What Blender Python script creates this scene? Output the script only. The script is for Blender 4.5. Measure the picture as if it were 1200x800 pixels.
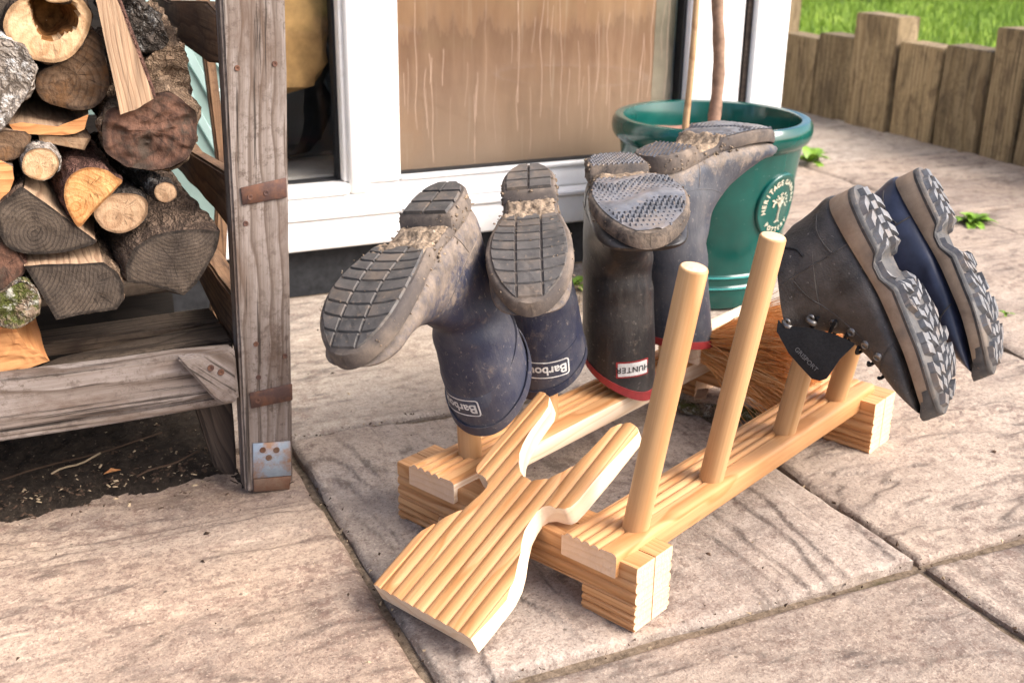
import bpy, bmesh, math, random
from mathutils import Vector, Matrix, Euler, noise
from mathutils.bvhtree import BVHTree
random.seed(7)
R = math.radians
for o in list(bpy.data.objects): bpy.data.objects.remove(o)
sc = bpy.context.scene
col = sc.collection

# ------------------------------------------------------------------ camera
FPX, PITCH, YAW, ROLL, CH = 1334.865, 0.365332852, -0.436810235, 0.014328795, 0.706
def cam_basis():
    cy, sy, cp, sp = math.cos(YAW), math.sin(YAW), math.cos(PITCH), math.sin(PITCH)
    f = Vector((-sy*cp, cy*cp, -sp)); r = Vector((cy, sy, 0)); up = r.cross(f)
    cr, sr = math.cos(ROLL), math.sin(ROLL)
    return cr*r + sr*up, -sr*r + cr*up, f
CR, CU, CF = cam_basis()
CC = Vector((0, 0, CH))
cd = bpy.data.cameras.new('camera'); cam = bpy.data.objects.new('camera', cd); col.objects.link(cam)
cam.matrix_world = Matrix(((CR.x, CU.x, -CF.x, 0), (CR.y, CU.y, -CF.y, 0), (CR.z, CU.z, -CF.z, CH), (0, 0, 0, 1)))
cd.sensor_width = 36; cd.lens = FPX/1200*36; cd.clip_start = .02; cd.clip_end = 500
cd.dof.use_dof = True; cd.dof.focus_distance = 1.27; cd.dof.aperture_fstop = 8
sc.camera = cam
# ------------------------------------------------------------------ light
SUN_EL, SUN_AZ = R(40), R(135)            # azimuth clockwise from +Y
w = bpy.data.worlds.new('World'); sc.world = w; w.use_nodes = True
wn = w.node_tree; bg = wn.nodes['Background']
sky = wn.nodes.new('ShaderNodeTexSky'); sky.sky_type = 'NISHITA'; sky.sun_disc = False
sky.sun_elevation = SUN_EL; sky.sun_rotation = SUN_AZ
sky.air_density = .6; sky.dust_density = 4.0; sky.ozone_density = .6
wn.links.new(sky.outputs[0], bg.inputs[0]); bg.inputs[1].default_value = .15
sl = bpy.data.lights.new('sun', 'SUN'); so = bpy.data.objects.new('sun', sl); col.objects.link(so)
sl.energy = 1.6; sl.angle = R(36); sl.color = (1, .975, .945)
sd = Vector((math.sin(SUN_AZ)*math.cos(SUN_EL), math.cos(SUN_AZ)*math.cos(SUN_EL), math.sin(SUN_EL)))
so.rotation_euler = sd.to_track_quat('Z', 'Y').to_euler(); so.location = sd*5
vs = sc.view_settings; vs.view_transform = 'Standard'; vs.look = 'None'; vs.gamma = 1; vs.use_curve_mapping = False
vs.exposure = 1.46

# where a sight line of the surveyed camera meets a real plane (used to take measurements off the photograph)
def ray(x, y): return CR*((x-600)/FPX) + CU*(-(y-400)/FPX) + CF
def PN(x, y, p, n):
    d = ray(x, y); return CC + d*((Vector(p)-CC).dot(n)/d.dot(n))
def PX(x, y, X): return PN(x, y, (X, 0, 0), Vector((1, 0, 0)))
def PY(x, y, Y): return PN(x, y, (0, Y, 0), Vector((0, 1, 0)))
def PZ(x, y, Z): return PN(x, y, (0, 0, Z), Vector((0, 0, 1)))

# ------------------------------------------------------------------ objects
WM = {}
def thing(name, label, cat, M=None, group=None):
    o = bpy.data.objects.new(name, None); col.objects.link(o); o.empty_display_size = .05
    M = M if isinstance(M, Matrix) else Matrix.Translation(M or (0, 0, 0))
    o.matrix_world = M; WM[o] = M
    o['label'] = label; o['category'] = cat
    if group: o['group'] = group
    return o
def tag(o, label, cat, group=None):
    o['label'] = label; o['category'] = cat
    if group: o['group'] = group
    return o
def put(o, parent, M):
    WM[o] = M
    if parent is not None:
        o.parent = parent; o.matrix_basis = WM[parent].inverted() @ M
    else: o.matrix_basis = M
    return o
def mesh(name, vs_, fs, mats, smooth=None, mi=None):
    me = bpy.data.meshes.new(name); me.from_pydata([tuple(v) for v in vs_], [], fs); 
    for m in (mats if isinstance(mats, (list, tuple)) else [mats]): me.materials.append(m)
    if mi: me.polygons.foreach_set('material_index', mi)
    if smooth is not None:
        me.polygons.foreach_set('use_smooth', [True]*len(me.polygons))
        if smooth < 180: me.set_sharp_from_angle(angle=R(smooth))
    me.update(); return me
def obj(name, me, parent=None, M=None, label=None, kind=None):
    o = bpy.data.objects.new(name, me); col.objects.link(o)
    put(o, parent, M if M is not None else (WM[parent] if parent is not None else Matrix()))
    if label: o['label'] = label
    if kind: o['kind'] = kind
    return o
class MB:
    def __init__(s): s.v = []; s.f = []; s.m = []
    def add(s, v, f, m=0):
        n = len(s.v); s.v += [tuple(p) for p in v]; s.f += [tuple(i+n for i in q) for q in f]
        s.m += ([m]*len(f) if isinstance(m, int) else list(m))
    def box(s, a, b, m=0, M=None):
        (x0, y0, z0), (x1, y1, z1) = a, b
        v = [(x0,y0,z0),(x1,y0,z0),(x1,y1,z0),(x0,y1,z0),(x0,y0,z1),(x1,y0,z1),(x1,y1,z1),(x0,y1,z1)]
        if M is not None: v = [M @ Vector(p) for p in v]
        s.add(v, [(0,3,2,1),(4,5,6,7),(0,1,5,4),(1,2,6,5),(2,3,7,6),(3,0,4,7)], m)
    def tube(s, pts, rad, n=8, m=0, cap=True):
        pts = [Vector(p) for p in pts]; k = len(pts)
        rad = rad if isinstance(rad, (list, tuple)) else [rad]*k
        V = []; ref = None
        for i, p in enumerate(pts):
            t = (pts[min(i+1, k-1)]-pts[max(i-1, 0)]).normalized()
            if ref is None: ref = t.orthogonal().normalized()
            ref = (ref - t*ref.dot(t)).normalized(); b = t.cross(ref)
            V += [p + (ref*math.cos(2*math.pi*j/n)+b*math.sin(2*math.pi*j/n))*rad[i] for j in range(n)]
        F = [(i*n+j, i*n+(j+1) % n, (i+1)*n+(j+1) % n, (i+1)*n+j) for i in range(k-1) for j in range(n)]
        if cap: F += [tuple(range(n))[::-1], tuple((k-1)*n+j for j in range(n))]
        s.add(V, F, m)
    def lathe(s, prof, n=64, m=0):
        V = [(r*math.cos(2*math.pi*j/n), r*math.sin(2*math.pi*j/n), z) for r, z in prof for j in range(n)]
        F = [(i*n+j, i*n+(j+1) % n, (i+1)*n+(j+1) % n, (i+1)*n+j) for i in range(len(prof)-1) for j in range(n)]
        s.add(V, F, m)
    def prism(s, poly, d, m=0, mc=None):      # closed polygon of 3-D points pushed along d
        n = len(poly); d = Vector(d); poly = [Vector(p) for p in poly]
        nn = Vector((0, 0, 0))
        for i in range(n): nn += poly[i].cross(poly[(i+1) % n])
        if nn.dot(d) > 0: poly = poly[::-1]
        mc = m if mc is None else mc
        V = poly + [p+d for p in poly]
        F = [tuple(range(n)), tuple(range(2*n-1, n-1, -1))] + [(i, i+n, (i+1) % n+n, (i+1) % n)[::1] for i in range(n)]
        s.add(V, F, [mc, mc]+[m]*n)
    def mesh(s, name, mats, smooth=None): return mesh(name, s.v, s.f, mats, smooth, s.m)
def frame(o, x, y=None, z=None):              # matrix from origin and axes
    x = Vector(x).normalized()
    if z is None: z = x.cross(Vector(y)); z.normalize(); y = z.cross(x)
    else: z = (Vector(z)-x*Vector(z).dot(x)).normalized(); y = z.cross(x)
    return Matrix(((x.x, y.x, z.x, o[0]), (x.y, y.y, z.y, o[1]), (x.z, y.z, z.z, o[2]), (0, 0, 0, 1)))
def bevelled(me, width, seg=2):
    bm = bmesh.new(); bm.from_mesh(me)
    bmesh.ops.bevel(bm, geom=[e for e in bm.edges if e.calc_face_angle(0) > R(40)], offset=width, segments=seg, affect='EDGES', profile=.5)
    bm.to_mesh(me); bm.free()
    me.polygons.foreach_set('use_smooth', [True]*len(me.polygons)); me.set_sharp_from_angle(angle=R(50)); return me
def fbm(p, o=4): return noise.fractal(Vector(p), .9, 2.1, o)

# ------------------------------------------------------------------ materials
class Mat:
    def __init__(s, name, rough=.6, spec=.5, bump=None):
        s.m = bpy.data.materials.new(name); s.m.use_nodes = True; s.t = s.m.node_tree
        s.b = s.t.nodes['Principled BSDF']; s.b.inputs['Roughness'].default_value = rough
        s.b.inputs['Specular IOR Level'].default_value = spec
    def L(s, a, b): s.t.links.new(a, b)
    def N(s, ty): return s.t.nodes.new('ShaderNode'+ty)
    def setv(s, sock, v):
        if isinstance(v, bpy.types.NodeSocket): s.L(v, sock)
        elif v is not None: sock.default_value = v
    def co(s, scale=(1, 1, 1), rnd=True, coord='Object'):
        c = s.N('TexCoord').outputs[coord]
        if rnd:
            a = s.N('VectorMath'); a.operation = 'ADD'; s.L(c, a.inputs[0])
            oi = s.N('ObjectInfo'); mu = s.N('VectorMath'); mu.operation = 'MULTIPLY'
            s.L(oi.outputs['Random'], mu.inputs[0]); mu.inputs[1].default_value = (7.3, 13.1, 5.7)
            s.L(mu.outputs[0], a.inputs[1]); c = a.outputs[0]
        mu = s.N('VectorMath'); mu.operation = 'MULTIPLY'; s.L(c, mu.inputs[0]); mu.inputs[1].default_value = scale
        return mu.outputs[0]
    def noise(s, v, scale, detail=4, rough=.6, dist=0):
        n = s.N('TexNoise'); s.L(v, n.inputs['Vector']); n.inputs['Scale'].default_value = scale
        n.inputs['Detail'].default_value = detail; n.inputs['Roughness'].default_value = rough; n.inputs['Distortion'].default_value = dist
        return n.outputs['Fac']
    def voro(s, v, scale, feat='F1', out='Distance', rnd=1):
        n = s.N('TexVoronoi'); n.feature = feat; s.L(v, n.inputs['Vector']); n.inputs['Scale'].default_value = scale; n.inputs['Randomness'].default_value = rnd
        return n.outputs[out]
    def wave(s, v, scale, dist, det=2, dscale=1, typ='BANDS', dirn='X', prof='SIN'):
        n = s.N('TexWave'); n.wave_type = typ; n.wave_profile = prof
        if typ == 'BANDS': n.bands_direction = dirn
        else: n.rings_direction = dirn
        s.L(v, n.inputs['Vector']); n.inputs['Scale'].default_value = scale; n.inputs['Distortion'].default_value = dist
        n.inputs['Detail'].default_value = det; n.inputs['Detail Scale'].default_value = dscale
        return n.outputs['Fac']
    def ramp(s, f, stops, interp='LINEAR'):
        r = s.N('ValToRGB'); s.L(f, r.inputs[0]); e = r.color_ramp; e.interpolation = interp
        while len(e.elements) > 1: e.elements.remove(e.elements[-1])
        for i, (p, c) in enumerate(stops):
            c = (c, c, c) if isinstance(c, (int, float)) else c
            x = e.elements[0] if i == 0 else e.elements.new(p)
            x.position = p; x.color = (*c, 1)
        return r.outputs[0]
    def mix(s, f, a, b, mode='MIX'):
        n = s.N('Mix'); n.data_type = 'RGBA'; n.blend_type = mode
        s.setv(n.inputs[0], f)
        for i, x in ((6, a), (7, b)):
            s.setv(n.inputs[i], (*x, 1) if isinstance(x, tuple) and len(x) == 3 else x)
        return n.outputs[2]
    def math(s, op, a, b=None, clamp=False):
        n = s.N('Math'); n.operation = op; n.use_clamp = clamp; s.setv(n.inputs[0], a)
        if b is not None: s.setv(n.inputs[1], b)
        return n.outputs[0]
    def sep(s, v):
        n = s.N('SeparateXYZ'); s.L(v, n.inputs[0]); return n.outputs
    def attr(s, name):
        n = s.N('Attribute'); n.attribute_name = name; return n.outputs['Fac']
    def rand(s): return s.N('ObjectInfo').outputs['Random']
    def col(s, c): s.setv(s.b.inputs['Base Color'], (*c, 1) if isinstance(c, tuple) else c); return s
    def rough(s, v): s.setv(s.b.inputs['Roughness'], v); return s
    def bump(s, h, strength=.5, dist=.002):
        n = s.N('Bump'); s.L(h, n.inputs['Height']); n.inputs['Strength'].default_value = strength; n.inputs['Distance'].default_value = dist
        s.L(n.outputs[0], s.b.inputs['Normal']); return s

def m_slab(name, c0, c1, dirt, streak=(1, 2.3, 1)):
    m = Mat(name, .85, .3); v = m.co(); vs2 = m.co(streak)
    big = m.noise(vs2, 3.2, 6, .65, .6); fine = m.noise(v, 270, 3, .75); mid = m.noise(v, 38, 5, .7)
    c = m.ramp(big, [(.30, c0), (.64, c1)])
    h = m.attr('h'); e = m.attr('e')
    c = m.mix(m.math('MULTIPLY', m.ramp(h, [(.15, .8), (.5, 0)]), m.ramp(mid, [(.35, .25), (.65, .9)])), c, dirt)
    c = m.mix(m.ramp(m.noise(vs2, 8, 6, .7, 1.0), [(.54, 0), (.68, .55)]), c, dirt)
    c = m.mix(m.math('MULTIPLY', m.math('MULTIPLY', e, m.ramp(m.noise(v, 16, 4, .6), [(.36, .15), (.56, 1)])), .95), c, tuple(x*.55 for x in dirt))
    c = m.mix(m.ramp(m.noise(v, 5, 3, .6), [(.45, 0), (.7, .35)]), c, (c1[0]*1.02, c1[1]*.93, c1[2]*.82))
    c = m.mix(m.math('MULTIPLY', m.ramp(m.noise(v, 52, 5, .8), [(.47, 0), (.60, 1)]), m.ramp(m.noise(v, 7, 4, .65), [(.36, .12), (.62, .8)])), c, (dirt[0]*1.05, dirt[1]*.92, dirt[2]*.86))
    gr = m.noise(v, 125, 4, .8)
    c = m.mix(m.ramp(gr, [(.53, 0), (.64, .42)]), c, (dirt[0]*.75, dirt[1]*.6, dirt[2]*.58))
    c = m.mix(m.ramp(fine, [(.52, 0), (.66, .6)]), c, (dirt[0]*.68, dirt[1]*.54, dirt[2]*.50))
    c = m.mix(m.ramp(m.noise(v, 240, 3, .7), [(.56, 0), (.70, .45)]), c, tuple(min(1, x*1.35) for x in c1))
    c = m.mix(m.ramp(m.voro(v, 26), [(.04, .7), (.07, 0)]), c, (.06, .045, .035))
    m.col(c); m.bump(m.math('ADD', m.math('MULTIPLY', fine, .45), m.math('ADD', m.math('MULTIPLY', mid, 1.7), m.math('MULTIPLY', m.noise(vs2, 20, 6, .72, .6), .9))), .9, .0024)
    return m.m
SLAB_PINK = m_slab('slab_pink', (.35, .255, .186), (.49, .38, .285), (.175, .128, .105))
SLAB_GREY = m_slab('slab_grey', (.315, .255, .208), (.44, .368, .302), (.165, .135, .115))
SLAB_PALE = m_slab('slab_pale', (.36, .30, .24), (.50, .43, .35), (.21, .175, .15))
SLAB_RIGHT = m_slab('slab_right', (.31, .245, .19), (.44, .36, .285), (.155, .12, .10), (1, 2.3, 1))

def simple(name, c, rough=.6, spec=.5, var=.25, scale=30, bump=.2, metal=0):
    m = Mat(name, rough, spec); v = m.co(); n = m.noise(v, scale, 5, .65)
    m.col(m.mix(m.ramp(n, [(.3, 0), (.7, 1)]), tuple(x*(1-var) for x in c), tuple(min(1, x*(1+var)) for x in c)))
    m.b.inputs['Metallic'].default_value = metal
    if bump: m.bump(n, bump, .001)
    return m.m
def m_wood(name, base, light, dark, rough=.6, sx=1.2, ringscale=60, dirt=0, bump=.35, spec=.35, stains=None, crack=0, var=.12):
    m = Mat(name, rough, spec); v = m.co((sx, 1, 1)); 
    px, py, pz = m.sep(m.co((1, 1, 1)))
    wob = m.noise(m.co((2.2*sx, 9, 9)), 1.0, 3, .55)
    y2 = m.math('ADD', m.math('SINE', m.math('MULTIPLY', py, 1.3)), .02); z2 = m.math('ADD', m.math('SINE', m.math('MULTIPLY', pz, 1.1)), -.05)
    rad = m.math('SQRT', m.math('ADD', m.math('MULTIPLY', y2, y2), m.math('MULTIPLY', z2, z2)))
    rad = m.math('ADD', rad, m.math('MULTIPLY', wob, .05))
    ring = m.math('FRACT', m.math('MULTIPLY', rad, ringscale*3.2))
    fib = m.noise(m.co((1.3*max(1, sx), 90, 90)), 3.2, 6, .75)
    blot = m.noise(m.co((2, 7, 7)), 2.2, 4, .6)
    c = m.mix(m.ramp(ring, [(.15, 0), (.9, 1), (1, .2)]), light, base)
    c = m.mix(m.ramp(ring, [(.70, 0), (.90, .8), (1, .1)]), c, dark)
    c = m.mix(m.ramp(fib, [(.42, 0), (.72, .65)]), c, dark)
    c = m.mix(m.ramp(blot, [(.35, 0), (.7, .5)]), c, base)
    if stains:
        c = m.mix(m.ramp(m.noise(m.co((5, 14, 14)), 1.5, 6, .7, .5), [(.48, 0), (.68, .85)]), c, stains)
    if stains: c = m.mix(m.math('MULTIPLY', m.ramp(m.noise(m.co((1, 1, 1)), 75, 5, .8), [(.50, 0), (.62, .75)]), m.ramp(m.noise(m.co((2, 5, 5)), 3, 4, .6), [(.35, .2), (.6, 1)])), c, dark)
    if crack:
        ck = m.ramp(m.noise(m.co((2.2, 85, 85)), 1.5, 5, .7), [(.58, 0), (.63, 1)])
        c = m.mix(m.math('MULTIPLY', ck, crack), c, tuple(x*.25 for x in dark))
    rn = m.rand(); k_ = m.math('ADD', m.math('MULTIPLY', rn, 2*var), 1-var); kk = m.N('CombineColor')
    for q in (0, 1, 2): m.L(k_, kk.inputs[q])
    c = m.mix(1.0, c, kk.outputs[0], 'MULTIPLY')
    m.col(c); m.bump(fib, bump, .0012); return m.m
PINE = m_wood('pine', (.525, .255, .097), (.605, .34, .157), (.37, .155, .05), .5, 1.0, 52, bump=.2)
DOWEL = m_wood('dowel_wood', (.53, .305, .138), (.58, .355, .17), (.36, .175, .065), .5, .7, 14, bump=.12)
PALE = m_wood('pale_pine', (.78, .60, .42), (.83, .68, .51), (.66, .45, .27), .6, 1, 26, bump=.15)
GREYWOOD = m_wood('weathered_grey_wood', (.185, .145, .12), (.295, .25, .222), (.08, .055, .04), .88, 1.25, 26, bump=1.0, stains=(.105, .066, .045), crack=.8)
BROWNWOOD = m_wood('weathered_brown_wood', (.17, .092, .048), (.25, .148, .082), (.065, .033, .018), .85, .9, 45, bump=.8, stains=(.10, .06, .04), crack=.6)
SLATWOOD = m_wood('slat_wood', (.085, .06, .042), (.15, .112, .08), (.035, .024, .017), .85, 1.6, 40, bump=1.0, stains=(.045, .03, .02), crack=.8)
SHADEWOOD = m_wood('shade_black_wood', (.012, .009, .007), (.022, .017, .013), (.006, .005, .004), .9, 1.2, 40, bump=.8)  # near-black tone stands in for the shade inside the store
DARKWOOD = m_wood('dark_brown_wood', (.032, .021, .015), (.065, .045, .033), (.013, .009, .007), .8, .9, 45, bump=.8, crack=.7)  # very dark brown wood, for the prop and the corner gap strip
FENCEWOOD = m_wood('sleeper_wood', (.205, .15, .078), (.28, .215, .128), (.10, .068, .038), .9, .8, 22, bump=.8, stains=(.05, .034, .02), crack=.8, var=.34)
SPLITWOOD = m_wood('split_wood', (.32, .205, .125), (.42, .29, .185), (.17, .095, .055), .85, 1.4, 60, bump=.9, crack=.4)
SPLITDARK = m_wood('split_dark_wood', (.17, .115, .08), (.30, .21, .145), (.07, .045, .03), .85, 1.4, 60, bump=.9, crack=.5)
SPLITORANGE = m_wood('split_orange_wood', (.50, .22, .08), (.60, .30, .12), (.30, .11, .035), .85, 1.4, 50, bump=.9)
def m_end(name, base, light, dark, rings=140, stain=None, rough=.85, crackc=None):
    m = Mat(name, rough, .25); v = m.co((1, 1, 1), rnd=False)
    vd = m.N('VectorMath'); vd.operation = 'ADD'; m.L(v, vd.inputs[0])
    nz = m.N('TexNoise'); m.L(v, nz.inputs['Vector']); nz.inputs['Scale'].default_value = 18; nz.inputs['Detail'].default_value = 3
    sc_ = m.N('VectorMath'); sc_.operation = 'SCALE'; m.L(nz.outputs['Color'], sc_.inputs[0]); sc_.inputs['Scale'].default_value = .014
    m.L(sc_.outputs[0], vd.inputs[1])
    mm = m.N('VectorMath'); mm.operation = 'MULTIPLY'; m.L(vd.outputs[0], mm.inputs[0]); mm.inputs[1].default_value = (1, 0, 1)
    ln = m.N('VectorMath'); ln.operation = 'LENGTH'; m.L(mm.outputs[0], ln.inputs[0]); r = ln.outputs['Value']
    ring = m.math('FRACT', m.math('MULTIPLY', r, rings))
    big = m.noise(v, 22, 4, .6, .4); f = m.noise(v, 260, 3, .7)
    c = m.mix(m.math('MULTIPLY', m.ramp(ring, [(.1, 0), (.85, .8), (1, .2)]), m.ramp(m.noise(v, 35, 4, .6), [(.3, .15), (.65, 1)])), light, base)
    c = m.mix(m.math('MULTIPLY', m.ramp(ring, [(.55, 0), (.85, .8), (1, .1)]), m.ramp(m.noise(v, 28, 3, .6), [(.35, .1), (.65, .9)])), c, dark)
    c = m.mix(m.ramp(big, [(.4, 0), (.72, .75)]), c, dark)
    c = m.mix(m.ramp(f, [(.5, 0), (.72, .5)]), c, dark)
    saw = m.noise(m.co((1, 1, .25), True), 120, 4, .7, .6)
    rad = m.attr('rad'); ang = m.attr('ang')
    cv = m.N('CombineXYZ'); m.L(m.math('MULTIPLY', ang, 5.0), cv.inputs[0]); m.L(m.math('MULTIPLY', rad, .35), cv.inputs[1]); m.L(m.rand(), cv.inputs[2])
    ck = m.ramp(m.noise(cv.outputs[0], 3.0, 3, .6), [(.60, 0), (.635, 1)])
    c = m.mix(m.math('MULTIPLY', ck, m.ramp(rad, [(.08, .75), (.55, .5), (.9, .1)])), c, tuple(x*.22 for x in dark))
    c = m.mix(m.math('MULTIPLY', m.ramp(rad, [(.86, 0), (.93, 1)]), m.ramp(m.noise(v, 60, 4, .7), [(.3, .3), (.6, .85)])), c, tuple(x*.45 for x in dark))
    if stain: c = m.mix(m.ramp(m.noise(v, 40, 5, .7), [(.5, 0), (.65, .9)]), c, stain)
    m.col(c); m.bump(m.math('ADD', m.math('ADD', f, m.math('MULTIPLY', ring, .25)), m.math('MULTIPLY', saw, .9)), .9, .0016); return m.m
END_PALE = m_end('end_pale', (.46, .29, .155), (.56, .385, .225), (.34, .19, .09), 95)
END_ORANGE = m_end('end_orange', (.50, .245, .085), (.58, .33, .135), (.34, .13, .035), 160)
END_TAN = m_end('end_tan', (.34, .215, .12), (.41, .275, .165), (.23, .13, .07), 90)
END_DARK = m_end('end_dark', (.10, .058, .033), (.17, .105, .062), (.04, .023, .014), 150, (.14, .07, .03))
END_BLACK = m_end('end_black', (.05, .036, .027), (.10, .075, .055), (.018, .013, .010), 230)
END_RED = m_end('end_reddish', (.085, .040, .026), (.15, .075, .048), (.03, .016, .011), 90, (.05, .036, .026))
END_PINE = m_end('end_pine', (.72, .475, .30), (.77, .54, .36), (.66, .41, .24), 120)
def m_bark(name, base, light, dark, moss=None, lichen=None, sc1=55):
    m = Mat(name, .92, .15); v = m.co((1, .30, 1)); n = m.noise(v, 62, 7, .78, .8); n2 = m.noise(m.co(), 14, 4, .6); n3 = m.noise(m.co(), 150, 4, .75)
    rid = m.math('ABSOLUTE', m.math('SUBTRACT', m.noise(v, sc1*.8, 5, .65, .35), .5))
    c = m.mix(m.ramp(n, [(.3, 0), (.68, 1)]), base, light)
    c = m.mix(m.ramp(rid, [(0, .85), (.05, 0)]), c, dark)
    c = m.mix(m.ramp(n2, [(.5, 0), (.7, .6)]), c, dark)
    c = m.mix(m.ramp(n3, [(.58, 0), (.72, .6)]), c, light)
    rid2 = m.math('ABSOLUTE', m.math('SUBTRACT', m.noise(m.co((1, .85, 1)), sc1*1.5, 3, .6), .5)); c = m.mix(m.ramp(rid2, [(0, .8), (.035, 0)]), c, dark)
    if moss: c = m.mix(m.ramp(m.noise(m.co(), 34, 6, .75), [(.47, 0), (.56, .9)]), c, moss)
    if lichen: c = m.mix(m.ramp(m.noise(m.co(), 60, 6, .8), [(.54, 0), (.62, .85)]), c, lichen)
    m.col(c); m.bump(m.math('ADD', m.math('ADD', m.math('MULTIPLY', m.math('MULTIPLY', m.ramp(rid, [(0, 0), (.10, 1)]), m.ramp(rid2, [(0, .2), (.07, 1)])), 1.3), n), m.math('MULTIPLY', n3, .5)), 1, .004); return m.m
BARK_BROWN = m_bark('bark_brown', (.10, .065, .045), (.20, .14, .10), (.03, .02, .015))
BARK_ROUGH = m_bark('bark_rough', (.19, .12, .075), (.36, .26, .175), (.06, .035, .022), sc1=75)
BARK_RED = m_bark('bark_red', (.13, .06, .045), (.22, .12, .09), (.04, .02, .016))
BARK_DARK = m_bark('bark_dark', (.045, .036, .03), (.105, .085, .07), (.012, .01, .008), lichen=(.30, .29, .27))
BARK_GREY = m_bark('bark_grey', (.26, .215, .175), (.42, .37, .32), (.09, .07, .055), lichen=(.62, .60, .57), sc1=25)
BARK_MOSS = m_bark('bark_moss', (.20, .14, .09), (.32, .24, .17), (.06, .04, .03), moss=(.085, .10, .02), lichen=(.55, .53, .45))
ROT = simple('rotten_core', (.20, .09, .03), .95, .1, .7, 90, 1.0)
def m_rubber(name, base, mud, dust, z0=.10, lo=.25, rough=.5):
    m = Mat(name, rough, .45); v = m.co(); z = m.sep(m.co(rnd=False))[2]
    n = m.math('ADD', m.math('MULTIPLY', m.noise(v, 26, 6, .75, .3), .6), m.math('MULTIPLY', m.noise(v, 85, 5, .75), .4)); n2 = m.noise(v, 170, 3, .75); streak = m.noise(m.co((30, 30, 5)), 1.6, 5, .7)
    zz = m.math('DIVIDE', z, z0)                     # mud thick near the sole, thinning up the leg
    f = m.math('SUBTRACT', m.math('ADD', n, .30), m.math('MULTIPLY', zz, .5))
    f = m.math('ADD', f, m.math('MULTIPLY', m.math('SUBTRACT', m.noise(v, 9, 3, .6), .5), .35)); mudf = m.math('MULTIPLY', m.ramp(f, [(.43, 0), (.55, 1)]), m.ramp(m.noise(v, 130, 4, .75), [(.3, .45), (.55, 1)]))
    sp = m.ramp(n2, [(.62, 0), (.70, lo*2.2)])
    dusty = m.ramp(m.noise(v, 11, 5, .65), [(.42, 0), (.75, lo)])
    c = m.mix(dusty, base, dust)
    c = m.mix(m.math('MULTIPLY', m.ramp(streak, [(.5, 0), (.75, .8)]), lo), c, dust)
    c = m.mix(m.math('MULTIPLY', m.ramp(n, [(.56, 0), (.66, 1)]), lo), c, mud)
    c = m.mix(sp, c, dust)
    c = m.mix(mudf, c, m.mix(m.ramp(m.noise(v, 48, 6, .75), [(.32, 0), (.66, 1)]), tuple(x*.42 for x in mud), tuple(min(1, x*1.15) for x in mud)))
    m.col(c); m.rough(m.math('ADD', m.math('MULTIPLY', mudf, .35), rough)); m.bump(m.math('ADD', m.math('MULTIPLY', mudf, .8), n2), .35, .0015); return m.m
MUDC = (.255, .185, .128)
RUB_NAVY = m_rubber('navy_rubber', (.018, .023, .048), (.19, .148, .116), (.165, .15, .14), .112, .50)
RUB_BLACK = m_rubber('black_rubber', (.017, .016, .017), (.20, .155, .115), (.13, .113, .098), .045, .36, .42)
RUB_SLATE = m_rubber('slate_rubber', (.03, .036, .052), (.24, .19, .15), (.16, .15, .145), .07, .5, .48)
def m_tread(name, base, dust, k=.6, r=.55):
    m = Mat(name, r, .45); v = m.co(); n = m.noise(v, 60, 5, .7); n2 = m.noise(v, 16, 4, .6)
    c = m.mix(m.ramp(n, [(.35, 0), (.75, k)]), base, dust); c = m.mix(m.ramp(n2, [(.50, 0), (.68, .9*k)]), c, tuple(x*.8 for x in MUDC)); c = m.mix(m.ramp(m.noise(v, 180, 3, .7), [(.6, 0), (.68, .7*k)]), c, MUDC)
    rn_ = m.rand(); c = m.mix(m.math('MULTIPLY', rn_, .25), c, dust); m.col(c); m.bump(n, .4, .001); return m.m
TREAD_NAVY = m_tread('worn_tread', (.034, .032, .031), (.145, .128, .115), .7)
TREADGAP = m_tread('tread_gap', (.016, .015, .014), (.10, .08, .06), .6, .8)
TREAD_BLACK = m_tread('black_tread', (.04, .042, .048), (.22, .225, .25), .8, .3)
TREAD_HIKE = m_tread('hiking_tread', (.075, .075, .08), (.25, .25, .255), .8, .5)
OUTSOLE = m_tread('dark_outsole', (.028, .028, .03), (.15, .14, .13), .55, .6)
MUD = Mat('dried_mud', .95, .15); _v = MUD.co(); _n = MUD.noise(_v, 75, 6, .75); _n2 = MUD.noise(_v, 220, 3, .7)
_c = MUD.mix(MUD.ramp(_n, [(.32, 0), (.66, 1)]), (.11, .075, .05), (.40, .305, .215)); _c = MUD.mix(MUD.ramp(_n2, [(.62, 0), (.7, .7)]), _c, (.55, .46, .36))
MUD.col(_c).bump(MUD.math('ADD', _n, _n2), 1, .003); MUD = MUD.m
WELTD = Mat('dark_muddy_welt', .85, .3); _v = WELTD.co(); _n = WELTD.noise(_v, 36, 6, .78, .4); _n2 = WELTD.noise(_v, 13, 4, .6)
_c = WELTD.mix(WELTD.ramp(_n, [(.38, 0), (.68, 1)]), (.035, .03, .028), (.25, .19, .14)); _c = WELTD.mix(WELTD.ramp(_n2, [(.45, 0), (.65, .75)]), _c, (.045, .04, .038))
WELTD.col(_c).bump(_n, 1, .0025); WELTD = WELTD.m
WELT = Mat('muddy_welt', .9, .2); _v = WELT.co(); _n = WELT.noise(_v, 40, 6, .75, .4); _n2 = WELT.noise(_v, 12, 4, .6)
_c = WELT.mix(WELT.ramp(_n, [(.3, 0), (.6, 1)]), (.078, .062, .052), (.25, .195, .15)); _c = WELT.mix(WELT.ramp(_n2, [(.38, 0), (.6, .9)]), _c, (.07, .06, .056)); _c = WELT.mix(WELT.ramp(WELT.noise(_v, 160, 3, .7), [(.60, 0), (.72, .35)]), _c, (.30, .235, .175))
WELT.col(_c).bump(_n, .8, .0015); WELT = WELT.m
RED = simple('red_rubber', (.30, .03, .03), .5, .5, .25, 60, .2)
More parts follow.
